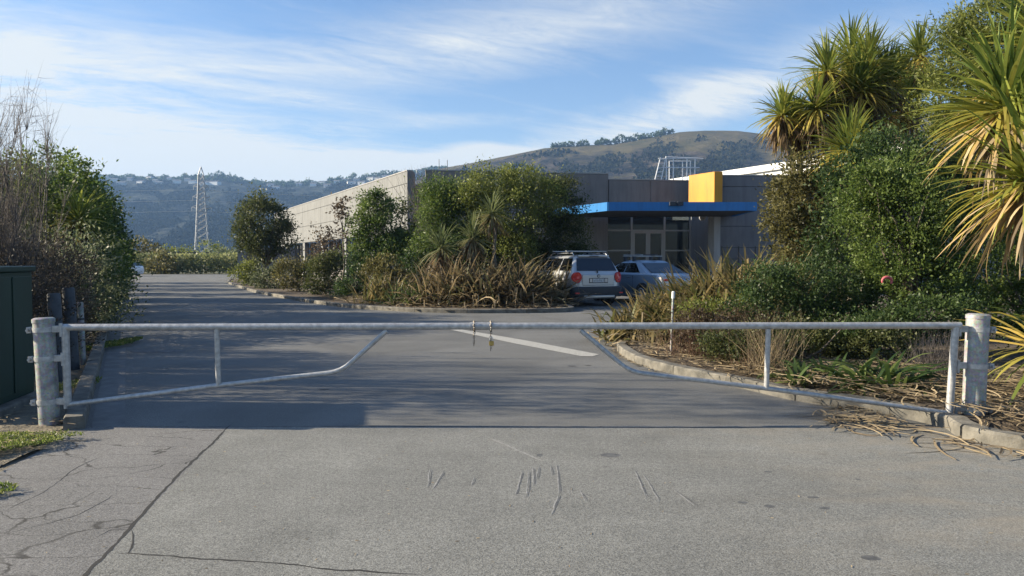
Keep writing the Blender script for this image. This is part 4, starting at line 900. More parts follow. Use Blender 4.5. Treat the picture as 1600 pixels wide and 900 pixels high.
# ------------------------------------------------------------------ left: cabinet, posts
cbx = tag(empty('utility_cabinet', (-4.93, 6.90, 0), R(12)), 'dark green metal utility cabinet at the left edge behind the gate post', 'cabinet')
zt_ = 1.42
MB().box(-.9, 0, 0, 1.0, .1, zt_-.03).build('body', MT['box'], cbx, bevel=.012)
MB().box(-.94, .03, -.03, 1.03, zt_-.028, zt_+.03).build('lid', MT['box'], cbx, bevel=.01)
MB().box(-1.0, .10, -.10, 1.12, -.02, .098).build('plinth', MT['conc'], cbx, bevel=.02)
MB().box(.002, .012, .05, .48, .16, zt_-.08).build('door', MT['box'], cbx, bevel=.004); MB().box(.002, .012, .52, .95, .16, zt_-.08).build('door', MT['box'], cbx, bevel=.004)
MB().box(-.84, -.06, -.012, -.002, .16, zt_-.08).build('door', MT['box'], cbx, bevel=.004)
for (px, pb, pt, r_, lb, ln_) in ((88, 597, 458, .075, 'dark grey round post right behind the left gate post', R(-2.5)), (110, 578, 449, .078, 'tallest dark grey round post, between the shorter post and the thin one', R(-2.5)), (125, 572, 472, .04, 'thin grey steel post nearest the left kerb', R(-1.5))):
    b = at(px+5, pb); h = pz(px, pt, b.y).z; o = tag(empty('old_post', (b.x, b.y, 0), 0), lb, 'post', 'old posts by the left kerb'); o.rotation_euler = (0, ln_, 0)
    MB().tube([(0, 0, -.05), (0, 0, h-.02), (0, 0, h)], [r_, r_, r_*.85], 18).build('shaft', MT['darkpost'] if r_ > .05 else MT['post'], o, smooth=True)
    if r_ > .077: MB().box(-.02, .20, -.03, .03, .60, .645).build('crossbar', MT['darkpost'], o)
    MB().tube([(0, 0, h*.72), (0, 0, h*.72+.03)], r_+.005, 18).build('band', MT['darkpost'], o, smooth=True)
# stake on right island
b = at(1048, 561); h = pz(1051, 455, b.y).z; stk = tag(empty('marker_stake', (b.x, b.y, .05)), 'slim white-topped steel stake standing in the right planting bed', 'post')
MB().tube([(0, 0, -.05), (.03, 0, h-.16)], .019, 10).build('shaft', MT['post'], stk, smooth=True)
MB().tube([(.03, 0, h-.16), (.033, 0, h-.06), (.034, 0, h-.05)], [.026, .026, .01], 10).build('cap', MT['whitem'], stk, smooth=True)
# the reddish thing in the shrub
pr = pz(1386, 436, 10.0); rd = tag(empty('red_hoop', tuple(pr)), 'small curved pinkish red object showing through the green shrub', 'red object')
mb = MB(); mb.tube([(.065*math.cos(a), 0, .055*math.sin(a)-.03) for a in np.linspace(R(-35), R(200), 14)], [.012+.010*math.sin(i/13*3.14) for i in range(14)], 10); mb.build('hoop', M('faded_red_plastic', (.42, .07, .09), .6, c2=(.5, .14, .14), sc=30), rd, smooth=True)

# ------------------------------------------------------------------ left vegetation
bush('street_tree', 'loose-crowned tree just outside the left edge whose shade falls across the road', 'tree', (-10.4, 8.15, 0), [(-10.4, 8.15, 4.2, 1.7, .72, 1.5), (-9.2, 8.3, 3.3, 1.0, .6, .8)], 3600, .08, 'green', 60, .4, .5, .08, 14)
def bare(label, base, h, spread, nst, ntw, r=.012):
    o = tag(empty('bare_shrub', base), label, 'shrub'); S = rng.uniform(-1, 1, (nst, 3))*[.42, .42, 0]*spread; d = rng.normal(size=(nst, 3))*[.10, .10, 0]+[0, 0, 1]
    _, P = twigs('stem', MT['twig'], o, S, d, h*.95, r, 7, .055); _.data; tag(_, kind='stuff')
    i = rng.integers(0, nst, ntw); k = rng.integers(1, 7, ntw); st = P[i, k]; dd = (P[i, np.minimum(k+1, 7)]-P[i, k]); dd = dd/np.linalg.norm(dd, axis=1, keepdims=True)+rng.normal(size=(ntw, 3))*.30+[0, 0, .45]
    t2, P2 = twigs('twig', MT['twig'], o, st, dd, h*.24, r*.32, 4, .10); tag(t2, kind='stuff')
    j = rng.integers(0, ntw, ntw*2); k = rng.integers(1, 4, ntw*2); d3 = rng.normal(size=(ntw*2, 3))*.6+[0, 0, .5]
    t3, _ = twigs('twiglet', MT['twig'], o, P2[j, k], d3, h*.10, r*.2, 3, .15); tag(t3, kind='stuff'); return o
bare('tall bare purplish twiggy shrub at the left edge behind the green cabinet', (-6.75, 9.4, 0), 3.3, 1.2, 60, 1700)
bare('bare grey twiggy shrub between the edge shrub and the green hedge', (-8.1, 11.4, 0), 2.8, 1.6, 60, 1600)
bare('lower bare twiggy shrub in front of the hedge by the old posts', (-7.9, 12.6, 0), 1.8, 1.0, 40, 1000)
bare('bare twiggy shrub behind the cabinet, at the far left edge', (-8.3, 10.6, 0), 3.5, 1.4, 50, 1200)
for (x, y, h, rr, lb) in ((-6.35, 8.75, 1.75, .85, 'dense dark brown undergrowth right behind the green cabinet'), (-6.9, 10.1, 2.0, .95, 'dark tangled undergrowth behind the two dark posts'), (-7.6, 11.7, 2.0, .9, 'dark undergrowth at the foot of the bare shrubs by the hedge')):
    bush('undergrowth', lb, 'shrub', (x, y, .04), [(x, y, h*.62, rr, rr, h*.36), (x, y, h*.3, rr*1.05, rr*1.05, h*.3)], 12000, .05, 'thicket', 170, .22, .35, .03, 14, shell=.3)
def hx_(Y, off): return -.523*(Y-6.63)+kL0.x+.12-off
hd_list = [(14.2, .9, 2.2, 1.0, 'greygreen', 'pale green leafy shrub spilling toward the kerb by the posts'), (13.2, 1.6, 1.5, .9, 'darkbrown', 'low dark brown shrub at the foot of the bare twigs'), (16.2, 2.6, 4.0, 1.3, 'ygreen', 'tall yellow-green shrub top rising behind the bare twigs'),
           (18.0, 1.5, 4.2, 1.45, 'green', 'bright green hedge shrub nearest the gate, sunlit on top'), (20.5, 1.5, 4.25, 1.5, 'dkgreen', 'second dark green hedge shrub along the left kerb'), (17.0, .9, 2.6, .9, 'dkgreen', 'low dark shrub overhanging the left kerb'),
           (24, 1.7, 4.2, 1.7, 'dkgreen', 'third dark green hedge shrub along the left kerb'), (28, 1.8, 4.25, 1.8, 'dkgreen', 'fourth dark green hedge shrub along the left kerb'), (33, 1.9, 4.2, 2.0, 'dkgreen', 'fifth dark green hedge shrub along the left kerb'),
           (38.5, 2.0, 4.2, 2.1, 'dkgreen', 'sixth dark green hedge shrub along the left kerb'), (44.5, 2.2, 4.3, 2.3, 'green', 'second farthest hedge shrub along the left kerb'), (50, 2.4, 4.2, 2.2, 'dkgreen', 'farthest hedge shrub before the car park')]
for (Y, off, h, r_, mt, lb) in hd_list:
    x = hx_(Y, off); n = int(15000*min(1.6, h*r_/4)) if Y < 30 else 7000; lf = .075 if Y < 18 else .10 if Y < 26 else .16
    bush('hedge_shrub', lb, 'shrub', (x, Y, .02), [(x, Y, h*.72, r_*.85, r_, h*.28), (x+.1, Y, h*.42, r_, r_*1.15, h*.36), (x+.15, Y, h*.18, r_*.9, r_*1.1, h*.18)], n, lf, mt, max(60, n//55), .30 if Y < 20 else .42, .5, .06, 12, shell=.35)
# ------------------------------------------------------------------ strap plants
def flax(name, label, base, n, length, w, mat, elev=(35, 88), droop=1.3, spread=.12, cat='flax', group=None, kink=.15, dead=0):
    o = tag(empty(name, base), label, cat, group); f = straps('leaf', MT[mat], o, int(n*1.7), length, w, elev, droop, (0, 0, 0), spread, kink=kink); tag(f, kind='stuff')
    if dead: tag(straps('dead_leaf', MT['straw'], o, dead, length*.8, w*.8, (-5, 35), 1.2, (0, 0, .05), spread*1.6, kink=.4), kind='stuff')
    return o
def flax_parts(name, label, base, n, length, w, mat, elev, droop, spread, cat='flax'):
    """clump whose big leaves are objects of their own"""
    o = tag(empty(name, base), label, cat); src = []
    for k in range(10):
        e0, e1 = elev; ee = e0+(e1-e0)*(k+.5)/10; q = straps('leaf', MT[mat], o, 1, length, w, (ee, ee+1), droop, (0, 0, 0), 0, seg=6, az=(0, .001)); src.append(q)
    for i in range(n):
        q = src[i % 10] if i < 10 else src[i % 10].copy()
        if i >= 10: COL.objects.link(q); q.parent = o
        q.location = (rng.normal()*spread, rng.normal()*spread, 0); s = rng.uniform(.7, 1.15); q.scale = (s, s, s); q.rotation_euler = (0, rng.normal()*.1, rng.uniform(0, 6.283))
    return o
# middle island: row of flax along the kerb
for i, (px, py, n, ln2, mt, lb) in enumerate([(592, 478, 110, 1.15, 'flaxgold', 'golden flax clump left of the tall green shrubs in the middle bed'), (640, 481, 90, .9, 'strapgreen', 'small green flax clump between golden and brown flax'), (683, 481, 190, 1.5, 'flaxbrown', 'big brown flax clump under the small cabbage trees, left one'),
                                             (725, 482, 200, 1.55, 'flaxbrown', 'brown flax clump at the middle of the kerb'), (770, 482, 190, 1.6, 'flaxbrown', 'brown flax clump with upright dead stalks, third along the kerb'), (812, 482, 220, 1.75, 'flaxbrown', 'tall brown flax clump left of the silver suv'), (848, 480, 200, 1.45, 'flaxbrown', 'brown flax clump at the kerb end hiding the suv front')]):
    b = at(px, py); b.y += .45; flax('flax', lb, (b.x, b.y, .06), n, ln2*1.12, .06, mt, (15, 86), 1.35, .32, dead=int(n*.5), group='flax along the middle kerb')
# middle bed shrubs
def mb_(nm, lb, Y, blobs_px, n, leaf, mat, **k):
    bl = []
    for (px, py, rxp, ryp) in blobs_px:
        c = pz(px, py, Y+random.uniform(-.3, .3)); bl.append((c.x, c.y, c.z, rxp*Y/F, rxp*Y/F*.9, ryp*Y/F))
    base = (pz(k.pop('bpx'), 400, Y).x if 'bpx' in k else sum(b[0] for b in bl)/len(bl), Y, .03); return bush(nm, lb, k.pop('cat', 'shrub'), base, bl, n, leaf, mat, **k)
mb_('round_tree', 'round dense dark green tree at the left end of the middle bed', 40, [(410, 345, 36, 34), (385, 365, 20, 26), (440, 370, 24, 24), (405, 318, 22, 16), (412, 382, 28, 22)], 15000, .13, 'deepolive', cat='tree', r0=.13, clumps=240, cr=.45, nl=14)
mb_('grey_shrub', 'bushy yellow-green shrub at the far left tip of the middle bed', 43, [(380, 428, 17, 13), (395, 420, 14, 13)], 2600, .12, 'ygreen', cr=.4)
mb_('grey_shrub', 'grey bare-looking shrub below the round tree in the middle bed', 38, [(412, 436, 16, 20), (436, 432, 12, 22)], 2600, .12, 'greygreen', cr=.4)
mb_('low_shrub', 'low olive shrub right of the grey shrub along the middle kerb', 34.5, [(455, 430, 24, 24), (480, 425, 18, 20)], 4000, .11, 'olive', cr=.35)
mb_('low_shrub', 'low green shrub mass in front of the cream wall', 31.5, [(500, 435, 24, 28), (528, 430, 22, 24), (515, 412, 30, 14)], 5200, .11, 'deepolive', cr=.35)
mb_('low_shrub', 'dark low shrub beside the golden flax in the middle bed', 28.7, [(552, 442, 20, 28), (570, 420, 26, 26), (540, 458, 18, 14)], 5200, .10, 'dkgreen', cr=.3)
mb_('low_shrub', 'olive brown shrub behind the golden flax', 27.5, [(610, 430, 28, 26), (640, 438, 22, 22), (590, 420, 20, 20)], 4600, .10, 'olive', cr=.3)
mb_('red_leaf_tree', 'thin reddish-brown leaved small tree before the cream wall', 33, [(500, 365, 12, 12), (525, 358, 14, 14), (512, 385, 20, 16), (490, 395, 10, 10)], 900, .12, 'darkbrown', cat='tree', r0=.05, cr=.35, clumps=45, nl=22)
mb_('slender_tree', 'slender green tree standing before the end of the cream wing', 29, [(575, 330, 16, 22), (590, 360, 26, 30), (605, 320, 12, 14), (560, 375, 18, 24), (600, 395, 30, 22), (545, 340, 6, 20), (590, 330, 22, 26), (615, 380, 22, 26)], 14000, .10, 'green', cat='tree', r0=.08, cr=.38, clumps=85, nl=22)
mb_('slender_tree', 'slim dark columnar sapling against the cream wing wall', 30, [(541, 350, 4, 46), (533, 325, 8, 12)], 380, .13, 'darkbrown', cat='tree', r0=.05, cr=.25, clumps=22, nl=6, fork=.7)
mb_('slender_tree', 'thin tree with sparse brown tips near the end pier', 29.5, [(627, 320, 8, 12), (622, 345, 10, 18), (635, 365, 16, 26), (618, 390, 22, 20)], 2300, .12, 'deepolive', cat='tree', r0=.05, cr=.3, clumps=50, nl=16)
mb_('tall_shrub', 'feathery light green tall shrub at the left of the tall mass', 27, [(685, 330, 26, 32), (670, 365, 24, 36), (705, 350, 26, 36), (665, 400, 24, 24), (695, 305, 18, 20), (680, 300, 22, 18), (720, 310, 24, 24)], 19000, .11, 'green', r0=.08, cr=.42, clumps=230, nl=14, width=.3)
mb_('tall_shrub', 'tallest olive green shrub rising above the roofline, middle bed', 26.5, [(795, 250, 7, 22), (780, 290, 34, 26), (815, 285, 32, 24), (760, 325, 32, 34), (800, 335, 44, 40), (845, 310, 34, 30), (735, 300, 18, 20), (790, 390, 46, 30), (745, 275, 16, 14), (760, 360, 36, 34)], 30000, .10, 'ygreen', r0=.1, cr=.40, clumps=330, nl=18, width=.4)
mb_('tall_shrub', 'dark olive shrub leaning over the silver suv', 27.6, [(870, 320, 26, 30), (845, 365, 36, 36), (885, 370, 24, 36), (900, 395, 20, 26), (815, 400, 34, 24), (880, 295, 22, 18), (902, 335, 12, 26), (905, 370, 14, 26)], 24000, .10, 'deepolive', bpx=792, r0=.1, cr=.38, clumps=200, nl=16, width=.4)
mb_('tall_shrub', 'dark understorey shrub behind the small cabbage trees', 26.9, [(735, 390, 34, 34), (700, 400, 30, 26), (770, 400, 30, 30), (650, 405, 18, 20)], 13000, .10, 'dkgreen', r0=.08, cr=.36, clumps=130, nl=10)
o = tag(empty('bare_shrub', (B1.x+.6, 34.5, 0)), 'bare twigs poking up before the dark wall right of the pier', 'shrub'); n = 260
twigs('twig', MT['twig'], o, rng.normal(size=(n, 3))*[.5, .3, 0]+[0, 0, 2.8], rng.normal(size=(n, 3))*[.25, .2, 0]+[0, 0, 1], 2.8, .016, 5, .1)[0]['kind'] = 'stuff'
MB().tube([(0, 0, 0), (0, 0, 3)], .05, 6).build('trunk', MT['bark'], o)

# ------------------------------------------------------------------ cabbage trees
def ctint(e, r_): 
    d = math.degrees(e); return float(np.clip(.18+r_*.35+max(0, (25-d))/70*.6, 0, 1))
def cab_head(parent, p, L_, n, w, dead=25, skirt=30, mat='cordfar'):
    tag(straps('leaf_head', MT[mat], parent, int(n*1.5), L_*1.08, w, (-48, 88), .8, tuple(p), .03, seg=5, tintf=ctint), kind='stuff')
    if skirt: tag(straps('dead_skirt', MT['skirt'], parent, int(skirt*2.2), L_*1.05, w, (-84, -35), .3, (p[0], p[1], p[2]-.12), .07, seg=4), kind='stuff')
def cabtree(label, base, heads, L_, w, r0, n=130, skirt=45, group=None, mat='cordfar'):
    o = tag(empty('cabbage_tree', base), label, 'cabbage tree', group); bz = Vector(base); mb = MB()
    hv = [Vector(h)-bz for h in heads]; fk = sum(hv, Vector())/len(hv); fk = Vector((fk.x*.6, fk.y*.6, min(h.z for h in hv)*.55)); 
    mb.tube([(0, 0, -.05), fk*.5+Vector((.04, 0, 0)), fk], [r0*1.25, r0, r0*.85], 9)
    for h in hv: mb.tube([fk, fk.lerp(h, .5)+Vector((rng.normal()*.06, 0, .05)), h], [r0*.8, r0*.65, r0*.55], 8)
    mb.build('trunk', MT['corky'], o, smooth=True)
    for h in hv: cab_head(o, h, L_*random.uniform(.9, 1.1), n, w, skirt=skirt, mat=mat)
    return o
def H(px, py, Y): return tuple(pz(px, py, Y))
b = pz(775, 460, 24.6); cabtree('small cabbage tree with pale bare trunk in front of the tall shrubs', (b.x+.05, 24.6, .05), [H(768, 335, 24.6)], .80, .045, .07, 90, 12, mat='cordpale')
b = pz(735, 460, 24.4); cabtree('cabbage tree with drooping pale leaves left of the bare-trunked one', (b.x, 24.4, .05), [H(738, 372, 24.4)], .85, .045, .06, 90, 40, mat='cordpale')
b = pz(693, 460, 24.2); cabtree('leftmost small cabbage tree above the brown flax', (b.x, 24.2, .05), [H(690, 388, 24.2)], .95, .045, .06, 95, 30, mat='cordpale')
b = Vector((hx_(17.0, .4), 17.0, 0)); cabtree('cabbage tree head poking out of the left hedge', (b.x, 17.0, .05), [H(122, 345, 16.6)], .85, .045, .07, 110, 20)
# right group, about 17 m away
Yc = 16.8
cabtree('tall cabbage tree with the highest crown in the right group', (pz(1352, 400, Yc).x, Yc, .05), [H(1356, 104, Yc), H(1330, 92, Yc+.5), H(1385, 128, Yc+.3), H(1368, 180, Yc+.2), H(1345, 140, Yc-.4)], .92, .042, .13, 170, 80)
cabtree('cabbage tree with dark shaggy trunk left of the tallest crown', (pz(1318, 400, 16.2).x, 16.2, .05), [H(1292, 112, 16.2), H(1276, 170, 15.9), H(1330, 150, 16.4), H(1305, 205, 16.6)], .85, .042, .11, 150, 80)
cabtree('lowest left cabbage tree head of the right group, golden brown', (pz(1262, 400, 16).x, 16.0, .05), [H(1222, 180, 16), H(1245, 196, 16.4)], .75, .042, .09, 150, 60)
cabtree('dark green cabbage tree head standing before the tall trunks', (pz(1330, 400, 14.5).x, 14.5, .05), [H(1328, 236, 14.5)], .85, .042, .09, 170, 40)
cabtree('slim cabbage tree top behind the feathery tree at the right', (pz(1425, 400, 18).x, 18, .05), [H(1437, 88, 18), H(1408, 118, 18.3), H(1415, 160, 17.8)], .85, .042, .1, 140, 80)
# near cabbage tree: leaves are objects
def near_cab(name, label, base, heads, L_, w, r0, parts):
    o = tag(empty(name, base), label, 'cabbage tree'); bz = Vector(base); mb = MB(); hv = [(Vector(h[0])-bz, h[1]) for h in heads]
    fk = Vector((0, 0, .9)); mb.tube([(0, 0, -.05), (.02, 0, .45), fk], [r0*1.3, r0, r0*.9], 10)
    for h, _ in hv: mb.tube([fk, fk.lerp(h, .5)+Vector((.05, .03, 0)), h], [r0*.8, r0*.65, r0*.55], 9)
    mb.build('trunk', MT['corky'], o, smooth=True); src = []
    for k in range(18):
        e = 86-k*9.2; dr = .35+.55*math.cos(R(max(e, -60)))*(.6+.6*(k % 3)/2); m = MT['cordup'] if e > 35 else MT['cordmid'] if e > -28 else MT['corddead']
        src.append((straps('leaf', m, o, 1, L_/.875, w, (e, e+.5), dr, (0, 0, 0), 0, seg=7, az=(0, .001)), e))
    used = set(); wts = np.array([1.2 if e > 20 else 1.0 if e > -30 else .7 for _, e in src]); wts /= wts.sum()
    for h, n in hv:
        for i in range(n):
            k = int(rng.choice(18, p=wts)); q = src[k][0]
            if k in used: q = q.copy(); COL.objects.link(q); q.parent = o
            used.add(k); q.location = h+Vector((rng.normal()*.03, rng.normal()*.03, rng.normal()*.05)); s = rng.uniform(.75, 1.15); q.scale = (s, s, s)
            q.rotation_euler = (rng.normal()*.12, rng.normal()*.1, rng.uniform(0, 6.283))
    for k in range(18):
        if k not in used: bpy.data.objects.remove(src[k][0])
    for h, n in hv:
        tag(straps('leaf_mass', MT['cordfar'], o, 260, L_*.95, w, (-40, 85), .8, tuple(h), .03, seg=6, tintf=ctint), kind='stuff')
        tag(straps('dead_skirt', MT['straw'], o, 90, L_*.95, w, (-78, -15), .6, (h.x, h.y, h.z-.1), .06, seg=5), kind='stuff')
    return o
near_cab('near_cabbage_tree', 'big near cabbage tree with long yellow-green leaves drooping at the right edge', (pz(1625, 400, 7.9).x, 7.9, .05), [(H(1572, 172, 8.0), 150), (H(1612, 285, 7.7), 140), (H(1640, 80, 8.3), 10)], 1.05, .040, .11, True)
flax_parts('young_cabbage_tree', 'low clump of long yellow leaves reaching toward the right gate post', (pz(1645, 400, 7.35).x, 7.35, .62), 130, 1.05, .04, 'cordfar', (-35, 75), .9, .06, 'plant')

# ------------------------------------------------------------------ right bed shrubs
mb_('olive_shrub', 'olive brown tall shrub at the left of the right planting', 15.2, [(1255, 270, 30, 26), (1240, 310, 38, 34), (1280, 320, 36, 36), (1225, 345, 26, 26), (1265, 370, 44, 34), (1300, 290, 24, 30), (1250, 400, 40, 20)], 17000, .085, 'olive', r0=.08, cr=.26, clumps=260, nl=16, width=.4)
mb_('green_shrub', 'dense bright green leafy shrub behind the right gate leaf', 10.9, [(1390, 300, 50, 40), (1350, 330, 44, 40), (1430, 330, 60, 60), (1400, 390, 66, 50), (1480, 360, 46, 70), (1360, 290, 36, 30), (1440, 430, 60, 46), (1480, 450, 40, 40), (1420, 262, 34, 26)], 34000, .052, 'green', r0=.07, cr=.2, clumps=480, nl=20, width=.5)
mb_('feathery_tree', 'tall grey-green feathery tree at the top right corner', 14.5, [(1560, 40, 60, 40), (1510, 90, 40, 40), (1590, 90, 60, 60), (1500, 150, 46, 60), (1640, 20, 60, 60), (1470, 120, 22, 30), (1540, 190, 60, 60), (1500, 230, 50, 50), (1455, 190, 24, 40), (1450, 250, 34, 34), (1520, 60, 40, 40), (1480, 60, 22, 22)], 42000, .085, 'ygreen', cat='tree', r0=.12, cr=.32, clumps=260, nl=24, width=.3)
mb_('back_shrub', 'dark green screen shrub between the olive shrub and the cabbage trees', 13.6, [(1330, 290, 40, 50), (1370, 250, 44, 40), (1310, 370, 40, 60), (1400, 230, 36, 34), (1340, 430, 60, 40), (1430, 280, 50, 60), (1500, 300, 50, 60), (1530, 400, 50, 70)], 24000, .07, 'dkgreen', r0=.08, cr=.3, clumps=300, nl=14)
mb_('feathery_tree', 'dark dense crown in the extreme top right corner', 13.0, [(1615, -10, 50, 44), (1660, 20, 60, 60), (1690, 100, 80, 80)], 5200, .08, 'dkgreen', cat='tree', r0=.12, cr=.3, clumps=90, nl=14)
mb_('dark_hedge', 'low dark glossy shrub along the middle of the right bed', 11.2, [(1200, 440, 46, 26), (1260, 440, 50, 34), (1320, 450, 50, 36), (1380, 475, 50, 36), (1230, 490, 60, 32), (1300, 500, 60, 32), (1170, 475, 36, 34)], 21000, .048, 'dkgreen', r0=.05, cr=.17, clumps=330, nl=14)
mb_('coprosma_shrub', 'low bright green shrub around the steel stake', 12.0, [(1095, 488, 26, 14), (1130, 488, 30, 16), (1165, 482, 34, 18)], 5500, .045, 'ygreen', r0=.04, cr=.17, clumps=140, nl=12)
mb_('low_dark_shrub', 'low dark mass of foliage on the ground behind the right gate upright', 9.9, [(1190, 535, 44, 24), (1250, 530, 50, 28), (1320, 530, 50, 26), (1380, 535, 40, 22), (1130, 540, 34, 22)], 14000, .045, 'deepolive', r0=.04, cr=.17, clumps=180, nl=10)
mb_('coprosma_shrub', 'dark reddish shrub between stake and gate upright', 11.0, [(1110, 525, 42, 30), (1150, 515, 46, 34), (1190, 520, 36, 30), (1080, 510, 22, 26)], 8500, .045, 'darkbrown', r0=.04, cr=.17, clumps=120, nl=12)
mb_('under_shrub', 'dark understorey shrub behind the gate at the foot of the green shrub', 10.2, [(1450, 490, 60, 30), (1400, 510, 50, 26), (1340, 520, 50, 20), (1500, 500, 40, 40)], 9000, .05, 'dkgreen', r0=.04, cr=.18, clumps=130, nl=8)
for i, (px, Y, n, ln2, lb) in enumerate([(1012, 13.6, 360, .68, 'golden flax clump at the left tip of the right bed'), (1045, 13.9, 420, .92, 'golden flax clump behind the steel stake'), (1085, 14.0, 480, 1.18, 'tall golden flax clump in front of the sedan'),
                                            (1125, 13.6, 480, 1.38, 'golden flax clump below the grey column'), (1165, 13.4, 480, 1.58, 'golden flax clump against the olive shrub'), (996, 13.2, 110, .45, 'short spreading flax tuft at the bed tip'), (1075, 13.0, 300, .85, 'golden flax clump just right of the stake'), (1205, 13.6, 380, 1.5, 'golden flax clump half hidden below the olive shrub')]):
    x = pz(px, 450, Y).x; flax('flax', lb, (x, Y, .07), n, ln2*1.08, .06, 'flaxgold', (15, 86), 1.15, .28, group='golden flax in the right bed', kink=.3, dead=60)
mb_('back_shrub', 'dark shrub behind the drooping leaves at the right edge', 11.5, [(1580, 420, 50, 60), (1650, 380, 60, 80), (1600, 330, 60, 50), (1560, 480, 50, 40), (1650, 480, 60, 50), (1720, 420, 60, 80), (1560, 500, 60, 26), (1640, 510, 60, 30)], 19000, .06, 'green', r0=.06, cr=.2, clumps=200, nl=12)
flax_parts('strap_leaf_plant', 'green arching strap-leaf plant on the ground behind the right gate leaf', (pz(1375, 560, 8.1).x, 8.1, .08), 170, .78, .045, 'strapgreen', (2, 52), 1.0, .16, 'plant')
flax_parts('strap_leaf_plant', 'second smaller strap-leaf plant left of the large one', (pz(1275, 560, 8.6).x, 8.6, .08), 80, .6, .04, 'strapgreen', (2, 55), 1.0, .15, 'plant')
flax_parts('strap_leaf_plant', 'tiny yellow-green strap plant in the dead leaves', (pz(1243, 590, 8.3).x, 8.3, .1), 10, .36, .06, 'strapgreen', (40, 85), .7, .04, 'plant')
def tuft(lb, px, Y, n, h, mt='straw', sp=.12):
    o = tag(empty('dry_tuft', (pz(px, 500, Y).x, Y, .07)), lb, 'dry grass'); t_, _ = twigs('stalk', MT[mt], o, rng.normal(size=(n, 3))*[sp, sp, 0], rng.normal(size=(n, 3))*[.25, .25, 0]+[0, 0, 1], h, .004, 5, .12); tag(t_, kind='stuff')
tuft('dry grey twiggy tuft behind the right gate upright', 1205, 9.0, 170, .8); tuft('dry twiggy tuft left of the gate upright', 1180, 9.6, 120, .7, 'redtwig'); tuft('dry stalks tuft beside the stake', 1085, 11.0, 220, .7, 'redtwig', .2)
tuft('grey tangled dead stalks by the right gate post', 1470, 8.6, 260, .6, 'twig', .15); tuft('dry stalks at the left tip of the right bed', 1025, 12.6, 140, .4, 'straw', .2)
# leaf litter
def litter(name, label, n, poly, z, L_, w, dens=None, mat='straw', lift=.05):
    xs = [p[0] for p in poly]; ys = [p[1] for p in poly]; X = rng.uniform(min(xs), max(xs), n*6); Y = rng.uniform(min(ys), max(ys), n*6); k = inpoly(X, Y, poly); X, Y = X[k][:n], Y[k][:n]; n = len(X)
    a = rng.uniform(0, 6.283, n); ln2 = L_*rng.uniform(.3, 1.2, n); cv = rng.normal(size=n)*.8; V = []; p = np.stack([X, Y, z+rng.uniform(0, lift, n)], 1); seg = 4
    dz = rng.normal(size=n)*.06
    for s in range(seg+1):
        h = np.stack([np.cos(a+cv*s/seg), np.sin(a+cv*s/seg), dz*(1-2*s/seg)], 1); sd_ = np.stack([-h[:, 1], h[:, 0], .3*np.ones(n)], 1); ww = w*(1-.8*abs(s/seg-.4)); V += [p-sd_*ww/2, p+sd_*ww/2]; p = p+h*(ln2/seg)[:, None]
    V = np.stack(V, 1).reshape(-1, 3); F1 = np.array([[2*s, 2*s+1, 2*s+3, 2*s+2] for s in range(seg)]); Fc = (np.arange(n)[:, None, None]*2*(seg+1)+F1[None]).reshape(-1, 4)
    o = mesh_np(name, V, Fc, 4, MT[mat], None, np.repeat(rng.uniform(0, 1, n), 2*(seg+1))); o['kind'] = 'stuff'; o['label'] = label; return o
Rp = [at(1600, 700), at(1480, 663), at(1370, 641), at(1250, 622), at(1150, 600), (3.0, 11), (5.0, 9.6), (8.0, 9.0), (8.0, 5.0)]
litter('dead_leaf_litter', 'tangled dead straw-coloured strap leaves covering the right bed', 4200, Rp, .10, .55, .016, lift=.13)
litter('dead_leaf_litter', 'dry brown leaf litter at the tip of the right bed', 1600, [at(1160, 603), at(1000, 563), at(975, 547), at(990, 530), (3.5, 13.5), (4.2, 11)], .09, .3, .016, lift=.07)
litter('fallen_straw', 'loose straw leaves fallen over the kerb onto the road', 240, [at(1400, 675), at(1300, 672), at(1270, 650), at(1300, 628), at(1380, 640)], .008, .45, .014, lift=.04)
litter('fallen_straw', 'few long pale leaves lying on the asphalt along the right kerb', 40, [at(1600, 722), at(1400, 680), at(1380, 660), at(1600, 706)], .008, .6, .018, lift=.015)
litter('fallen_straw', 'dry leaf bits below the kerb at the bed tip', 240, [at(1060, 595), at(965, 560), at(950, 540), at(972, 540), at(990, 563)], .008, .14, .016, lift=.015)
litter('dead_leaf_litter', 'dry leaf litter under the brown flax in the middle bed', 1800, [at(520, 474), at(640, 485), at(880, 486), (2.2, 25), (-8, 30)], .09, .5, .025, lift=.1)
litter('verge_debris', 'dry leaf bits and twigs on the left verge', 700, [(-3.85, 6.3), (-3.7, 5.0), (-3.9, 4.3), (-6, 4.5), (-6, 7.2), (-4.3, 7.3)], .06, .09, .010, lift=.03)
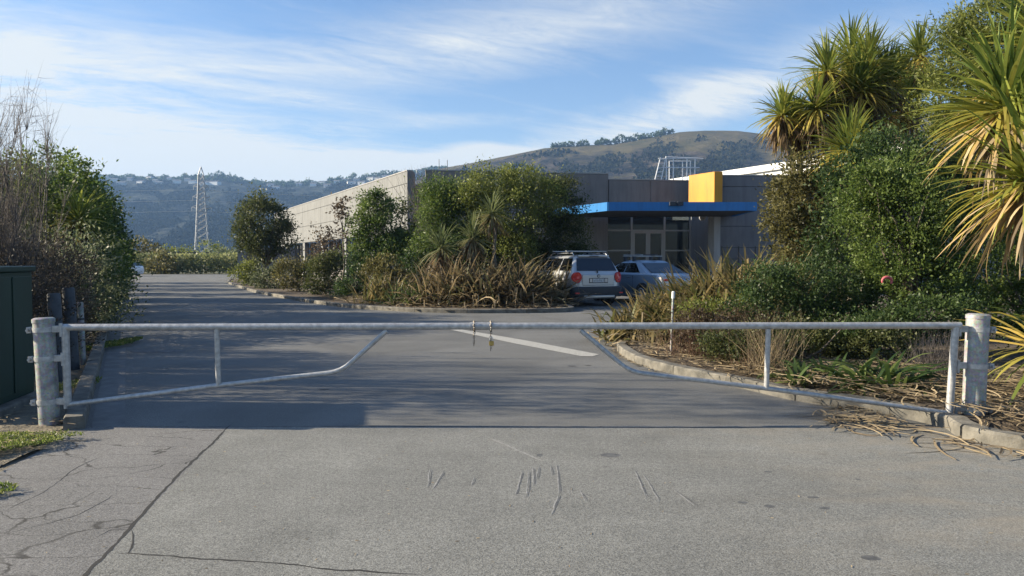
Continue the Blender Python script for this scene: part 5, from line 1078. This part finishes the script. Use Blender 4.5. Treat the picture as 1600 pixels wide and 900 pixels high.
litter('road_grit', 'scattered pale grit and leaf crumbs on the driveway', 260, [(-3.2, 6.6), (4.2, 6.6), (4.6, 5.4), (2.5, 2.8), (-2.5, 2.8)], .0048, .022, .006, lift=.004)
def lawn(name, label, n, c, rx, ry, size, mat='grass'):
    a = rng.uniform(0, 6.283, n); r_ = np.sqrt(rng.uniform(0, 1, n)); P = np.stack([c[0]+np.cos(a)*r_*rx*(1+.3*np.sin(3*a)), c[1]+np.sin(a)*r_*ry, np.full(n, c[2])+rng.uniform(0, .02, n)], 1)
    o = leaves(P, rng.normal(size=(n, 3))*[.7, .7, .3]+[0, 0, .8], size, .45, rng.uniform(0, 1, n), name, MT[mat], None); o['kind'] = 'stuff'; o['label'] = label
c = at(35, 705); lawn('weeds', 'short green weeds on the left verge before the gate post', 5200, (c.x-.25, c.y, .05), .42, .36, .022)
c = at(75, 690); lawn('weeds', 'strip of weeds between the gate post and kerb end', 700, (c.x, c.y, .04), .24, .13, .02)
c = at(112, 640); lawn('weeds', 'moss and weeds behind the left gate stile', 900, (c.x-.62, c.y+1.0, .06), .16, .6, .03)
lawn('weeds', 'weeds growing over the left kerb by the hedge', 3000, (kL0.x-.4635*6.6, kL0.y+.886*6.4, .05), .22, 1.6, .045)
c = at(0, 780); lawn('weeds', 'patch of weeds and dirt at the left edge of the apron', 500, (c.x-.15, c.y, .01), .14, .25, .035)

# ------------------------------------------------------------------ haze
mh = bpy.data.materials.new('haze_air'); mh.use_nodes = True; t = mh.node_tree
for n_ in list(t.nodes):
    if n_.type == 'BSDF_PRINCIPLED': t.nodes.remove(n_)
pv_ = t.nodes.new('ShaderNodeVolumePrincipled'); pv_.inputs['Color'].default_value = (.34, .58, 1.0, 1); pv_.inputs['Density'].default_value = .00021; pv_.inputs['Anisotropy'].default_value = .1
t.links.new(pv_.outputs[0], t.nodes['Material Output'].inputs['Volume'])
hzb = MB().box(-3800, 3800, -400, 2900, -5, 248).build('haze', mh); hzb['kind'] = 'stuff'; hzb['label'] = 'thin blue haze in the air'
